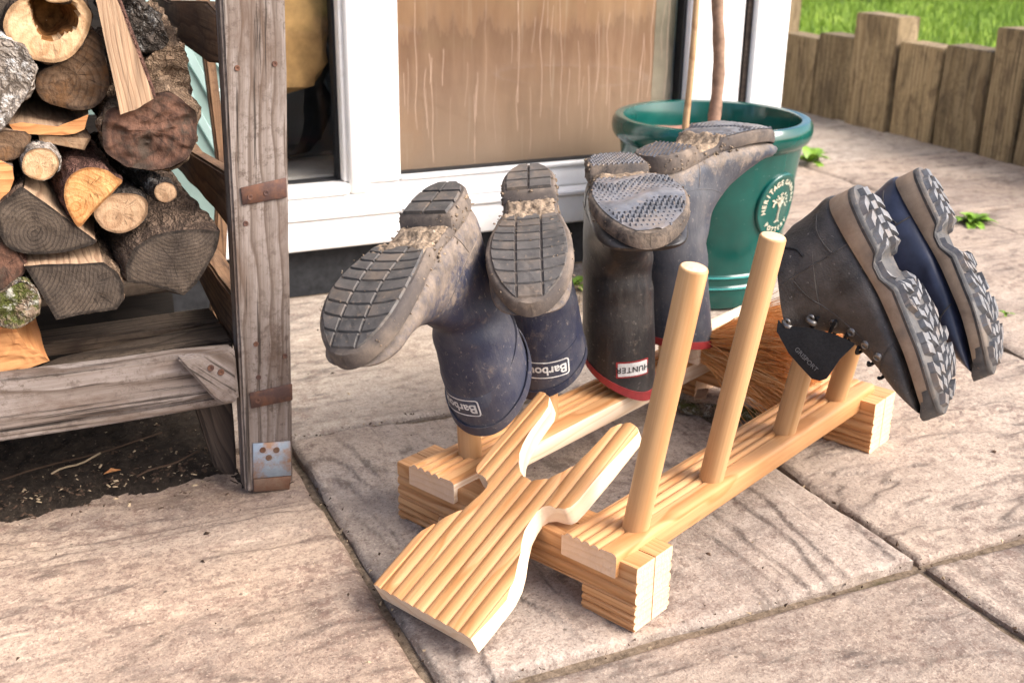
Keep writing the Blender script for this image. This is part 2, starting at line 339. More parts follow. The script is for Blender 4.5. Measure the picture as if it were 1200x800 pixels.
WHITE_INK = simple('white_print', (.66, .645, .61), .6, .3, .22, 90, 0)
GREY_INK = simple('grey_print', (.16, .16, .16), .6, .3, .1, 50, 0)
BLACK_INK = simple('black_print', (.03, .028, .026), .6, .3, .1, 50, 0)
LEATHER = Mat('black_leather', .5, .4); _v = LEATHER.co(); _n = LEATHER.noise(_v, 26, 6, .7, .3); _g = LEATHER.voro(_v, 420); _n3 = LEATHER.noise(_v, 170, 3, .7)
_c = LEATHER.mix(LEATHER.ramp(_n, [(.34, 0), (.72, .9)]), (.023, .0195, .0175), (.10, .085, .074)); _c = LEATHER.mix(LEATHER.ramp(_n3, [(.66, 0), (.72, .6)]), _c, (.25, .22, .19))
LEATHER.col(_c).rough(LEATHER.ramp(_n, [(.3, .42), (.7, .62)])).bump(LEATHER.math('ADD', _g, _n), .35, .0012); LEATHER = LEATHER.m
FABRIC = simple('black_padded_fabric', (.018, .018, .019), .8, .2, .3, 300, .5)
NAVYPANEL = simple('navy_leather', (.028, .034, .062), .42, .5, .4, 30, .2)
MIDSOLE = Mat('tan_midsole', .75, .3); _v = MIDSOLE.co(); _n = MIDSOLE.noise(_v, 30, 6, .7, .3)
_c = MIDSOLE.mix(MIDSOLE.ramp(_n, [(.3, 0), (.7, 1)]), (.215, .145, .095), (.35, .255, .175)); _c = MIDSOLE.mix(MIDSOLE.ramp(MIDSOLE.noise(_v, 12, 4, .6), [(.55, 0), (.7, .7)]), _c, (.10, .085, .075))
MIDSOLE.col(_c).bump(_n, .3, .001); MIDSOLE = MIDSOLE.m
def metal(name, c, rough, rust=None):
    m = Mat(name, rough, .5); m.b.inputs['Metallic'].default_value = .9 if not rust else .35; v = m.co(); n = m.noise(v, 45, 6, .75)
    cc = m.mix(m.ramp(n, [(.3, 0), (.7, 1)]), tuple(x*.7 for x in c), c)
    if rust: cc = m.mix(m.ramp(m.noise(v, 32, 5, .7), [(.44, 0), (.6, 1)]), cc, rust)
    m.col(cc); m.bump(n, .5, .0008); return m.m
STEEL = metal('eyelet_steel', (.30, .275, .25), .38)
RUST = metal('rusty_iron', (.10, .055, .045), .8, (.16, .075, .045))
GALV = metal('galvanised_plate', (.34, .40, .46), .5, (.30, .17, .10))
RUSTPLATE = metal('rust_plate', (.21, .13, .085), .8, (.15, .07, .04))
GLAZE = Mat('green_glaze', .12, .6); _v = GLAZE.co(rnd=False); _n = GLAZE.noise(_v, 9, 4, .6); _s = GLAZE.noise(_v, 130, 3, .7)
_c = GLAZE.mix(GLAZE.ramp(_n, [(.3, 0), (.7, 1)]), (.002, .046, .037), (.003, .082, .066)); _c = GLAZE.mix(GLAZE.ramp(_s, [(.68, 0), (.74, .35)]), _c, (.2, .3, .28))
GLAZE.col(_c).rough(GLAZE.ramp(_n, [(.3, .1), (.7, .2)])).bump(GLAZE.noise(_v, 22, 2, .5), .06, .002); GLAZE = GLAZE.m
GLAZE_EDGE = simple('thin_glaze_edge', (.06, .33, .31), .15, .6, .1, 20, 0)
CREAM = simple('cream_lettering', (.62, .55, .42), .4, .4, .15, 120, .1)
UPVC = Mat('white_upvc', .28, .5); _v = UPVC.co(); _n = UPVC.noise(_v, 6, 5, .7)
UPVC.col(UPVC.mix(UPVC.ramp(UPVC.noise(_v, 34, 5, .75), [(.58, 0), (.72, .35)]), UPVC.mix(UPVC.ramp(_n, [(.45, 0), (.75, .5)]), (.78, .775, .765), (.60, .55, .47)), (.42, .36, .28))); UPVC = UPVC.m
GASKET = simple('black_gasket', (.012, .012, .013), .6, .3, .2, 50, 0)
PLINTH = simple('charcoal_plinth', (.022, .023, .026), .75, .3, .45, 60, .5)
GLASS = bpy.data.materials.new('window_glass'); GLASS.use_nodes = True; _t = GLASS.node_tree; _t.nodes.clear()
_o = _t.nodes.new('ShaderNodeOutputMaterial'); _mx = _t.nodes.new('ShaderNodeMixShader'); _tr = _t.nodes.new('ShaderNodeBsdfTransparent'); _gl = _t.nodes.new('ShaderNodeBsdfGlossy'); _fr = _t.nodes.new('ShaderNodeFresnel')
_gl.inputs['Roughness'].default_value = .03; _fr.inputs[0].default_value = 1.5; _tr.inputs[0].default_value = (.96, .97, .965, 1)
_ge = _t.nodes.new('ShaderNodeNewGeometry'); _sb = _t.nodes.new('ShaderNodeMath'); _sb.operation = 'SUBTRACT'; _sb.use_clamp = True; _t.links.new(_fr.outputs[0], _sb.inputs[0]); _t.links.new(_ge.outputs['Backfacing'], _sb.inputs[1]); _t.links.new(_sb.outputs[0], _mx.inputs[0]); _t.links.new(_tr.outputs[0], _mx.inputs[1]); _t.links.new(_gl.outputs[0], _mx.inputs[2]); _t.links.new(_mx.outputs[0], _o.inputs[0])
def m_board():
    m = Mat('stained_board', .6, .3); v = m.co(rnd=False); x, y, z = m.sep(v)
    n = m.noise(m.co((14, 1, 3), False), 1.6, 6, .65, .2)
    jag = m.math('ADD', m.math('MULTIPLY', m.noise(m.co((30, 1, 4), False), 1.5, 5, .85), .6), m.math('MULTIPLY', m.noise(m.co((5, 1, 0), False), 1.0, 2, .5), .9))
    line = m.math('SUBTRACT', z, m.math('ADD', m.math('MULTIPLY', jag, .27), .065))   # tide mark of damp
    c = m.ramp(n, [(.3, (.215, .118, .07)), (.7, (.30, .18, .11))])
    c = m.mix(m.ramp(line, [(.0, 0), (.03, .6)]), c, m.ramp(n, [(.3, (.255, .135, .068)), (.7, (.34, .195, .105))]))
    c = m.mix(m.math('MULTIPLY', m.ramp(line, [(-.0, 1), (.003, 0)]), m.ramp(m.math('MULTIPLY', line, -1), [(0, .42), (.07, 0)])), c, (.155, .08, .046))
    c = m.mix(m.ramp(z, [(.0, .8), (.20, 0)]), c, (.33, .235, .165))
    c = m.mix(m.ramp(m.noise(m.co((40, 1, 1.2), False), 1.5, 4, .7), [(.6, 0), (.75, .35)]), c, (.5, .40, .30))
    m.col(c); m.bump(n, .2, .001); return m.m
BOARD = m_board()
DRIP = Mat('dried_drip', .7, .3); DRIP.col((.42, .30, .22)); DRIP = DRIP.m
PAPER = simple('kraft_paper', (.30, .175, .07), .8, .2, .4, 18, .8)
SACK = simple('black_plastic', (.012, .012, .014), .35, .5, .3, 10, .3)
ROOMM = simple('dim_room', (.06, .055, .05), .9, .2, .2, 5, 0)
COIR = Mat('coir', .75, .25); _r = COIR.attr('sh'); COIR.col(COIR.ramp(_r, [(0, (.45, .165, .04)), (.5, (.82, .38, .125)), (1, (.95, .66, .34))])); COIR = COIR.m
SOIL = Mat('dark_soil', .95, .15); _v = SOIL.co(); _n = SOIL.noise(_v, 90, 6, .75)
_c = SOIL.ramp(_n, [(.3, (.012, .009, .007)), (.6, (.04, .03, .022)), (.75, (.09, .065, .045))]); SOIL.col(SOIL.mix(SOIL.ramp(SOIL.noise(_v, 230, 2, .6), [(.66, 0), (.72, .8)]), _c, (.18, .14, .10))).bump(_n, 1, .006); SOIL = SOIL.m
JOINT = Mat('joint_mortar', .95, .1); _v = JOINT.co(); _n = JOINT.noise(_v, 90, 6, .75); _c = JOINT.mix(JOINT.ramp(_n, [(.32, 0), (.68, 1)]), (.07, .05, .034), (.29, .22, .155)); _c = JOINT.mix(JOINT.ramp(JOINT.noise(_v, 7, 4, .6), [(.60, 0), (.70, .6)]), _c, (.06, .055, .02)); JOINT.col(_c).bump(_n, 1, .004); JOINT = JOINT.m
COMPOST = simple('pink_compost', (.30, .16, .12), .95, .1, .4, 120, 1)
STEMM = simple('stem_bark', (.25, .16, .11), .8, .2, .35, 60, .8)
CANE = m_wood('bamboo', (.42, .26, .13), (.50, .33, .18), (.26, .14, .07), .45, .6, 10, bump=.1)
GRASSM = Mat('grass_blade', .6, .25); _r = GRASSM.attr('sh'); GRASSM.col(GRASSM.ramp(_r, [(0, (.11, .195, .02)), (.6, (.22, .34, .035)), (1, (.36, .45, .085))])); GRASSM.b.inputs['Subsurface Weight'].default_value = 0; GRASSM = GRASSM.m
TURF = simple('turf', (.07, .12, .015), .95, .1, .4, 25, .5)
LEAF = simple('weed_leaf', (.17, .30, .03), .5, .35, .35, 40, .2)
HEDGE = simple('dark_leaf', (.03, .05, .018), .6, .3, .5, 20, .3)
MINT = simple('mint_plastic', (.40, .55, .52), .5, .4, .08, 20, 0)
MINTD = simple('greygreen_plastic', (.17, .24, .22), .5, .4, .1, 20, 0)
CHIP = simple('bark_chip', (.055, .034, .022), .9, .2, .6, 3, .4)
STRAW = simple('dry_stalk', (.36, .27, .17), .8, .2, .3, 20, .2)

# ================================================================== GROUND
def grid_sheet(name, x0, x1, y0, y1, z, m, kind='structure'):
    return obj(name, mesh(name, [(x0,y0,z),(x1,y0,z),(x1,y1,z),(x0,y1,z)], [(0,1,2,3)], m), kind=kind)
grid_sheet('ground', -60, 60, -60, 60, -.06, TURF)
patio = obj('patio', mesh('patio', [(-2.2,-1.6,-.0112),(2.86,-1.6,-.0112),(2.86,5.2,-.0112),(-2.2,5.2,-.0112)], [(0,1,2,3)], JOINT), kind='structure')
def slab(x0, x1, y0, y1, mat, seed, n, along, step):
    g = .0052; x0 += g; x1 -= g; y0 += g; y1 -= g
    rs = random.Random(seed); cx, cy = (x0+x1)/2, (y0+y1)/2; W, D = x1-x0, y1-y0
    nx = n; ny = max(4, int(n*D/W)); off = Vector((rs.uniform(0, 50), rs.uniform(0, 50), rs.uniform(0, 50)))
    ax, ay = (1.6, 7) if along == 'x' else (7, 1.6)
    V = []; Hh = []; Ee = []
    tilt = (rs.uniform(-.004, .004), rs.uniform(-.004, .004))
    for j in range(ny+1):
        for i in range(nx+1):
            x = -W/2+W*i/nx; y = -D/2+D*j/ny
            q = Vector((x*ax, y*ay, 0))+off
            a = noise.fractal(q*.5, .85, 2.1, 6)*1.15+noise.noise(q*3.1)*.10
            t = a*3.4; fl = math.floor(t); fr = t-fl
            st = (fl + (.30*fr/.86 if fr < .86 else .30+(fr-.86)*5.0))/3.4; ee = max(0, 1-abs(fr-.93)/.13, 1-fr/.06)
            h = max(-.0040, min(.006, st*step)) + noise.noise(q*9)*.0007 + noise.noise(Vector((x, y, 1))*60+off)*.0004
            e = min(i, nx-i)/nx*W; e2 = min(j, ny-j)/ny*D; ed = min(e, e2)
            k = max(0, 1-ed/.009)
            wob = noise.noise(Vector((x*14, y*14, 3))+off)*.0035
            xx = x + (wob if (i in (0, nx)) else 0); yy = y + (wob if (j in (0, ny)) else 0)
            z = h - k*k*.0052*(1+.6*noise.noise(Vector((x*25, y*25, 0))+off)) + tilt[0]*x+tilt[1]*y
            V.append((xx, yy, max(-.0078 if k == 0 else -.02, min(z, .0075)))); Hh.append(.5+a*.9+.0*k); Ee.append(min(1, ee+k*.7))
    F = [(j*(nx+1)+i, j*(nx+1)+i+1, (j+1)*(nx+1)+i+1, (j+1)*(nx+1)+i) for j in range(ny) for i in range(nx)]
    b = [j*(nx+1) for j in range(ny+1)]
    rim = list(range(nx+1))+[j*(nx+1)+nx for j in range(1, ny+1)]+[ny*(nx+1)+i for i in range(nx-1, -1, -1)]+[j*(nx+1) for j in range(ny-1, 0, -1)]
    n0 = len(V); V += [(V[i][0], V[i][1], -.035) for i in rim]; Hh += [0.3]*len(rim); Ee += [1]*len(rim)
    r = len(rim); F += [(rim[(k+1) % r], rim[k], n0+k, n0+(k+1) % r) for k in range(r)]
    me = mesh('paving_slab', V, F, mat, 40); at = me.attributes.new('h', 'FLOAT', 'POINT'); at.data.foreach_set('value', Hh); at = me.attributes.new('e', 'FLOAT', 'POINT'); at.data.foreach_set('value', Ee)
    return obj('paving_slab', me, patio, Matrix.Translation((cx, cy, -.001)))
XL, XM, XR = .3235, .918, 2.18; YA, YB, YC = .837, 1.445, 2.055
slab(-.29, XL, YA, YB, SLAB_PINK, 3, 190, 'x', .013)
slab(XL, XM, YA, YB, SLAB_GREY, 12, 160, 'y', .010)
slab(XM, 1.56, YA, YB, SLAB_RIGHT, 5, 160, 'x', .012)
slab(XL, XM, .23, YA, SLAB_RIGHT, 9, 160, 'x', .012)
slab(XM, 1.56, .23, YA, SLAB_RIGHT, 14, 120, 'y', .010)
slab(-.29, XL, .23, YA, SLAB_PINK, 15, 70, 'x', .006)
slab(XL, XM, YB, YC, SLAB_PALE, 21, 90, 'x', .005)
slab(-.29, XL, YB, YC, SLAB_GREY, 22, 40, 'x', .005)
slab(XM, 1.56, YB, YC, SLAB_PALE, 23, 70, 'x', .005)
slab(1.56, XR, YB, YC, SLAB_RIGHT, 24, 80, 'x', .006)
slab(1.56, XR, YA, YB, SLAB_RIGHT, 25, 60, 'x', .006)
slab(XR, 2.82, YB, YC, SLAB_RIGHT, 26, 60, 'x', .006)
slab(XR, 2.82, YA, YB, SLAB_RIGHT, 27, 40, 'x', .006)
slab(1.62, XR, YC, 3.0, SLAB_RIGHT, 28, 60, 'x', .006)
slab(XR, 2.82, YC, 2.66, SLAB_RIGHT, 29, 60, 'x', .006)
slab(XR, 2.82, 2.66, 3.27, SLAB_PALE, 30, 50, 'x', .006)
slab(1.62, XR, 3.0, 3.87, SLAB_PALE, 31, 40, 'x', .006)
slab(XR, 2.82, 3.27, 3.87, SLAB_PALE, 32, 40, 'x', .006)
for k, (a, b) in enumerate(((-.9, -.29),)):
    slab(a, b, .23, YA, SLAB_PINK, 40, 30, 'x', .005); slab(a, b, YA, YB, SLAB_PINK, 41, 30, 'x', .005); slab(a, b, YB, YC, SLAB_PINK, 42, 30, 'x', .005)
for k, a in enumerate((-.9, -.29, XL, XM, 1.56, XR)):
    b = (-.29, XL, XM, 1.56, XR, 2.82)[k]
    slab(a, b, -.38, .23, SLAB_PINK if k < 3 else SLAB_RIGHT, 50+k, 24, 'x', .005)
    slab(a, b, -.99, -.38, SLAB_PINK if k < 3 else SLAB_RIGHT, 60+k, 24, 'x', .005)
slab(1.56, XR, .23, YA, SLAB_RIGHT, 70, 30, 'x', .005); slab(XR, 2.82, .23, YA, SLAB_RIGHT, 71, 30, 'x', .005)
# grit and crumbs lying in and beside the joints
mb = MB(); rs = random.Random(4)
def crumb(p, r):
    n0 = [Vector((rs.gauss(0, 1), rs.gauss(0, 1), rs.gauss(0, 1))).normalized()*r*rs.uniform(.6, 1.2) for _ in range(4)]
    mb.add([Vector(p)+q for q in n0], [(0,1,2),(0,3,1),(1,3,2),(0,2,3)], 0 if rs.random() < .7 else 1)
for _ in range(420):
    if rs.random() < .5: p = (rs.choice((XL, XM))+rs.gauss(0, .006), rs.uniform(.6, 2.0), 0)
    else: p = (rs.uniform(.2, 1.5), rs.choice((YA, YB))+rs.gauss(0, .006), 0)
    crumb((p[0], p[1], -.004+rs.random()*.004), rs.uniform(.0012, .004))
for _ in range(160): crumb((rs.uniform(-.2, 1.4), rs.uniform(.75, 2.0), .002), rs.uniform(.0008, .0022))
obj('joint_grit', mb.mesh('joint_grit', [CHIP, STRAW]), kind='stuff')

# ================================================================== HOUSE
WY = 2.08
house = thing('house', 'white framed house wall with glazed door panes above charcoal plinth', 'house', (.9, WY, 0))
def hpart(name, boxes, mat, bev=.002, parent=house, label=None):
    mb = MB()
    for a, b in boxes: mb.box(a, b)
    me = mb.mesh(name, mat)
    if bev: bevelled(me, bev)
    return obj(name, me, parent, Matrix(), label)
hpart('plinth', [((-2.5, WY, -.03), (1.60, 2.3, .092))], PLINTH, .004)
hpart('sill', [((-2.5, 2.028, .093), (1.5105, 2.2, .152))], UPVC, .005)
hpart('sill_lip', [((-2.5, 2.022, .153), (1.509, 2.2, .163))], UPVC, .003)
FY = 2.062
hpart('frame_rail', [((.652, FY, .164), (1.497, 2.13, .206))], UPVC, .004)
hpart('glazing_bead', [((.72, FY-.006, .207), (1.357, 2.09, .2145))], UPVC, .002)
hpart('sash_rail', [((-.1, FY-.018, .1645), (.651, 2.13, .190))], UPVC, .004)
hpart('glazing_bead', [((.10, FY-.024, .191), (.612, 2.09, .213))], UPVC, .006)
hpart('mullion', [((.6532, FY-.008, .2065), (.719, 2.13, 2.05))], UPVC, .006)
hpart('sash_stile', [((.6125, FY-.02, .1905), (.6525, 2.12, 2.05))], UPVC, .006)
hpart('sash_stile', [((.604, FY-.009, .2137), (.6155, 2.11, 2.05))], UPVC, .003)
hpart('frame_stile', [((1.3585, FY-.004, .207), (1.4965, 2.13, 2.05))], UPVC, .006)
hpart('gasket', [((1.3505, FY+.012, .215), (1.358, 2.1, 2.05))], GASKET, 0)
hpart('gasket', [((.5985, FY+.012, .2145), (.6035, 2.1, 2.05))], GASKET, 0)
hpart('gasket', [((.46, FY+.010, .2136), (.598, 2.095, .2165))], GASKET, 0)
hpart('gasket', [((.7195, FY+.010, .215), (1.35, 2.095, .2175))], GASKET, 0)
hpart('sash_stile', [((.395, FY-.02, .2138), (.459, 2.12, 2.05))], UPVC, .006)
hpart('corner_gap', [((1.4975, 2.054, .164), (1.5105, 2.16, 2.05))], DARKWOOD, 0)
hpart('corner_post', [((1.511, 2.04, .0), (1.598, 2.2, 2.5))], UPVC, .004)
hpart('outer_wall', [((-2.5, 2.09, 2.055), (1.59, 5, 3.0)), ((-2.5, 2.32, 2.0), (-2.4, 5, 2.054)), ((1.52, 2.21, 0), (1.58, 5, 2.054)), ((-2.5, 2.08, .164), (-.101, 2.25, 2.054))], simple('cream_render', (.6, .57, .52), .9, .2, .1, 60, .4), 0)
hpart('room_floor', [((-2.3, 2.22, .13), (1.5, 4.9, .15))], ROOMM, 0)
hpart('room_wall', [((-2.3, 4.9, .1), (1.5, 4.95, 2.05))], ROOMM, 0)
hpart('window_pane', [((.46, 2.086, .21), (.604, 2.091, 2.05))], GLASS, 0)
hpart('window_pane', [((.71, 2.086, .208), (1.36, 2.091, 2.05))], GLASS, 0)
hpart('inner_ledge', [((-.1, 2.131, .16), (.70, 2.30, .214))], simple('grey_ledge', (.33, .30, .27), .7, .3, .2, 20, 0), 0)
# board behind the right pane
bo = obj('board', bevelled((lambda m_: (m_.box((-.31, 0, 0), (.262, .012, 1.2)), m_)[1])(MB()).mesh('board', BOARD), .001), None, Matrix.Translation((1.036, 2.098, .2145)))
tag(bo, 'brown damp-stained board standing behind the right glass pane', 'board')
bb = obj('board', bevelled((lambda m_: (m_.box((1.299, 2.1, .2145), (1.348, 2.115, 1.4)), m_)[1])(MB()).mesh('board', simple('pale_strip', (.30, .25, .18), .7, .3, .3, 9, .2)), .001), None, Matrix())
tag(bb, 'narrow pale beige strip behind right edge of the brown pane', 'board')
mb = MB(); rs = random.Random(11)
for _ in range(46):
    x = rs.uniform(.74, 1.34); z1 = rs.uniform(.35, .62); z0 = rs.uniform(.215, z1-.05); ww = rs.uniform(.0002, .0005); ph = rs.uniform(0, 9)
    pts = [(x+.006*noise.noise(Vector((ph, z*14, 0))), z) for z in [z0+(z1-z0)*i/14 for i in range(15)]]
    V = [(a-ww, 2.0855, z) for a, z in pts]+[(a+ww, 2.0855, z) for a, z in pts]
    mb.add(V, [(i, 15+i, 16+i, i+1) for i in range(14)])
obj('drip_marks', mb.mesh('drip_marks', DRIP), house, Matrix())['kind'] = 'stuff'
# kraft bag and black sack behind the left pane
def sack(name, cx, cy, z0, w_, d_, h_, mat, label, cat, seed):
    V = []; F = []; nu, nv = 40, 24
    off = Vector((seed, seed*2, 0))
    for j in range(nv+1):
        t = j/nv; rad = (1-abs(2*t-1)**5)**.35 if t < .5 else 1
        for i in range(nu):
            a = 2*math.pi*i/nu; c, s_ = math.cos(a), math.sin(a)
            ex = lambda q: math.copysign(abs(q)**.55, q)
            p = Vector((ex(c)*w_/2*rad, ex(s_)*d_/2*rad, h_*t))
            k = abs(noise.noise(p*13+off))+.6*abs(noise.noise(p*31+off))+.35*abs(noise.noise(p*70+off))
            V.append(p*(1) + Vector((c, s_, .3*(1-2*t)))*(-.026*k))
    F = [(j*nu+i, j*nu+(i+1) % nu, (j+1)*nu+(i+1) % nu, (j+1)*nu+i) for j in range(nv) for i in range(nu)]+[tuple(range(nu))[::-1], tuple(nv*nu+i for i in range(nu))]
    return tag(obj(name, mesh(name, V, F, mat, 35), None, Matrix.Translation((cx, cy, z0))), label, cat)
sack('paper_sack', .520, 2.158, .365, .20, .12, .5, PAPER, 'crumpled brown kraft paper sack behind left window pane', 'sack', 3)
sack('plastic_sack', .50, 2.28, .2145, .3, .16, .55, SACK, 'black plastic sack below the paper sack behind left window pane', 'sack', 8)

# ================================================================== FENCE, LAWN
fence = thing('timber_edging', 'row of upright weathered timber sleepers of uneven height edging the lawn', 'fence', (2.8, 3.0, 0))
ys = [(3.87, 3.642, .47), (3.636, 3.408, .268), (3.402, 3.205, .289), (3.197, 2.992, .378), (2.985, 2.795, .301), (2.787, 2.598, .312), (2.588, 2.462, .385), (2.452, 2.25, .36), (2.24, 2.03, .30), (2.02, 1.83, .33), (1.82, 1.62, .3), (4.1, 3.88, .4)]
for k, (y1, y0, h) in enumerate(ys):
    mb = MB(); L = h+.05
    mb.box((0, -(y1-y0)/2, 0), (L, (y1-y0)/2, .10))
    me = mb.mesh('sleeper', FENCEWOOD); bm = bmesh.new(); bm.from_mesh(me)
    bmesh.ops.subdivide_edges(bm, edges=[e for e in bm.edges if abs((e.verts[0].co-e.verts[1].co).x) > .1], cuts=10, use_grid_fill=True)
    for v_ in bm.verts: v_.co += Vector((0, noise.noise(v_.co*9+Vector((k*7, 0, 0)))*.005, noise.noise(v_.co*8+Vector((0, k*5, 3)))*.004))
    bmesh.ops.bevel(bm, geom=[e for e in bm.edges if e.calc_face_angle(0) > R(50)], offset=.004, segments=2, affect='EDGES')
    bm.to_mesh(me); bm.free(); me.polygons.foreach_set('use_smooth', [True]*len(me.polygons)); me.set_sharp_from_angle(angle=R(45))
    # local x up, local z towards -X face
    obj('sleeper', me, fence, frame((2.80+(-.015 if k == 3 else 0), (y0+y1)/2, -.05), (random.uniform(-.01, .01), random.uniform(-.02, .012), 1), (0, -1, 0)))
LZ = .15
obj('lawn', mesh('lawn', [(2.89,-6,LZ),(40,-6,LZ),(40,40,LZ),(1.7,40,LZ),(1.7,4.1,LZ),(2.89,4.1,LZ)], [(0,1,2,3,4,5)], TURF), kind='structure')
rs = random.Random(2); V = []; F = []; S = []
for _ in range(60000):
    x = 2.92+4.6*rs.random()**1.15; y = 1.6+6.8*rs.random()
    if y > x*1.28+1.6 or y < x*.55+.2: continue
    h = rs.uniform(.02, .055); a = rs.uniform(0, 6.28); l = rs.uniform(0, .03); wd = rs.uniform(.0015, .003)
    dx, dy = math.cos(a), math.sin(a); n = len(V); px, py = -dy*wd, dx*wd
    V += [(x-px, y-py, LZ-.003), (x+px, y+py, LZ-.003), (x+dx*l*.5+px*.7, y+dy*l*.5+py*.7, LZ+h*.7), (x+dx*l*.5-px*.7, y+dy*l*.5-py*.7, LZ+h*.7), (x+dx*l, y+dy*l, LZ+h)]
    F += [(n, n+1, n+2, n+3), (n+3, n+2, n+4)]
    s = max(0, min(1, rs.gauss(.5, .2)+.45*noise.noise(Vector((x*3, y*3, 0))))); S += [s*.6, s*.6, s, s, s]
me = mesh('grass', V, F, GRASSM); at = me.attributes.new('sh', 'FLOAT', 'POINT'); at.data.foreach_set('value', S)
obj('grass', me, kind='stuff')
mb = MB(); rs = random.Random(5)
for _ in range(5000):
    t = rs.random(); p = Vector((5.0+1.9*t+rs.gauss(0, .12), 6.5-.55*t+rs.gauss(0, .16), LZ+abs(rs.gauss(0, .13))))
    d = Vector((rs.gauss(0, 1), rs.gauss(0, 1), rs.gauss(0, 1))).normalized(); e = d.orthogonal().normalized(); s = rs.uniform(.02, .045)
    mb.add([p-d*s, p+e*s*.4, p+d*s, p-e*s*.4], [(0, 1, 2, 3)])
obj('border_planting', mb.mesh('border_planting', HEDGE), kind='stuff')
# weeds
def weed(p, n, L_, label, seed):
    rs = random.Random(seed); t = thing('weed', label, 'weed', p, None)
    for k in range(n):
        a = rs.uniform(0, 6.28); el = rs.uniform(.25, 1.1); l = L_*rs.uniform(.6, 1.2); wd = l*rs.uniform(.14, .22)
        d = Vector((math.cos(a), math.sin(a), 0)); sdir = Vector((-d.y, d.x, 0)); V = []; m_ = 5
        for i in range(m_+1):
            s = i/m_; c = d*(l*s*math.cos(el))+Vector((0, 0, l*(s*math.sin(el)-.45*s*s)+.004)); w_ = wd*math.sin(math.pi*min(.98, s*.8+.16))
            V += [c-sdir*w_+Vector((0, 0, w_*.35)), c, c+sdir*w_+Vector((0, 0, w_*.35))]
        F = [(i*3+j, i*3+j+1, i*3+j+4, i*3+j+3) for i in range(m_) for j in (0, 1)]
        obj('leaf', mesh('leaf', V, F, LEAF, 180), t, Matrix.Translation(p))
weed(PZ(948, 192, 0), 20, .085, 'bright green weed in the paving joint beside the green pot', 1)
weed(PZ(1138, 264, 0), 30, .062, 'spreading bright green weed in the joint behind the hiking boots', 2)
weed(PZ(1178, 371, 0), 5, .022, 'tiny weed sprig in the joint right of the hiking boots', 3)
weed(PZ(672, 338, 0), 7, .05, 'straggly weed by the plinth between navy boots and black boots', 4)


# ================================================================== GREEN POT
PC = PZ(834.5, 134.5, .343); PC.z = 0
PR = .186
prof = [(.0, .012), (.125, .0), (.137, .004), (.1405, .018), (.1425, .040), (.1455, .0425), (.1455, .047), (.1435, .0495), (.1445, .062), (.1475, .0645), (.1475, .069), (.1455, .0715),
        (.152, .13), (.160, .20), (.167, .26), (.1705, .288), (.172, .296), (.1765, .300), (.182, .304), (.1865, .312), (.188, .322), (.1868, .334), (.181, .342), (.174, .3435), (.166, .341),
        (.164, .333), (.162, .322), (.159, .29), (.155, .25), (.0, .25)]
def body_r(z):
    for (r0, z0), (r1, z1) in zip(prof[11:16], prof[12:17]):
        if z0 <= z <= z1: return r0+(r1-r0)*(z-z0)/(z1-z0)
    return .15
pot = thing('plant_pot', 'large glazed dark green plant pot with round pottery badge beside the door', 'plant pot', PC)
def smooth_prof(p, sub=3):
    out = []
    for i in range(len(p)-1):
        a, b = p[i], p[i+1]
        for k in range(sub): t = k/sub; out.append((a[0]+(b[0]-a[0])*t, a[1]+(b[1]-a[1])*t))
    return out+[p[-1]]
mb = MB(); mb.lathe(prof, 128); obj('pot_body', mb.mesh('pot_body', GLAZE, 35), pot)
for z0, z1, r in ((.0428, .0468, .1462), (.0647, .0687, .1482)):
    mb = MB(); mb.lathe([(r-.002, z0), (r, z0+.001), (r, z1-.001), (r-.002, z1)], 128); obj('pot_ring', mb.mesh('pot_ring', GLAZE_EDGE, 50), pot)
mb = MB(); rs = random.Random(3); n = 60
V = [(0, 0, .3)]; F = []
for k in range(1, 13):
    for j in range(n):
        a = 2*math.pi*j/n; r = .1595*k/12; V.append((r*math.cos(a), r*math.sin(a), .296+.006*noise.noise(Vector((r*math.cos(a)*40, r*math.sin(a)*40, 0)))))
F = [(0, 1+j, 1+(j+1) % n) for j in range(n)]+[(1+(k-1)*n+j, 1+k*n+j, 1+k*n+(j+1) % n, 1+(k-1)*n+(j+1) % n) for k in range(1, 12) for j in range(n)]
obj('compost', mesh('compost', V, F, COMPOST, 60), pot)
# badge
d = ray(910.5, 241); t = .5
while True:
    p = CC+d*t; q = p-PC
    if math.hypot(q.x, q.y) <= body_r(q.z) and q.z < .3: break
    t += .0005
BA, BZ = math.atan2(q.y, q.x), q.z
def on_pot(a, b, off):
    z = BZ+b; r = body_r(z)+off; an = BA+a/body_r(BZ)
    return Vector((PC.x+r*math.cos(an), PC.y+r*math.sin(an), z))
BR = .062
badge = None
V = []; F = []; n = 72; rings = [(0, .0045), (.5, .0045), (.88, .0045), (.92, .0062), (.975, .0058), (1.0, .003), (1.0, -.002)]
for k, (rr, off) in enumerate(rings):
    for j in range(n):
        a = 2*math.pi*j/n; V.append(on_pot(BR*.84*max(rr, .001)*math.cos(a)*1.08, BR*max(rr, .001)*math.sin(a), off))
F = [(k*n+j, k*n+(j+1) % n, (k+1)*n+(j+1) % n, (k+1)*n+j) for k in range(len(rings)-1) for j in range(n)]
badge = obj('badge', mesh('badge', V, F, GLAZE, 60), pot, Matrix())
FONT = None
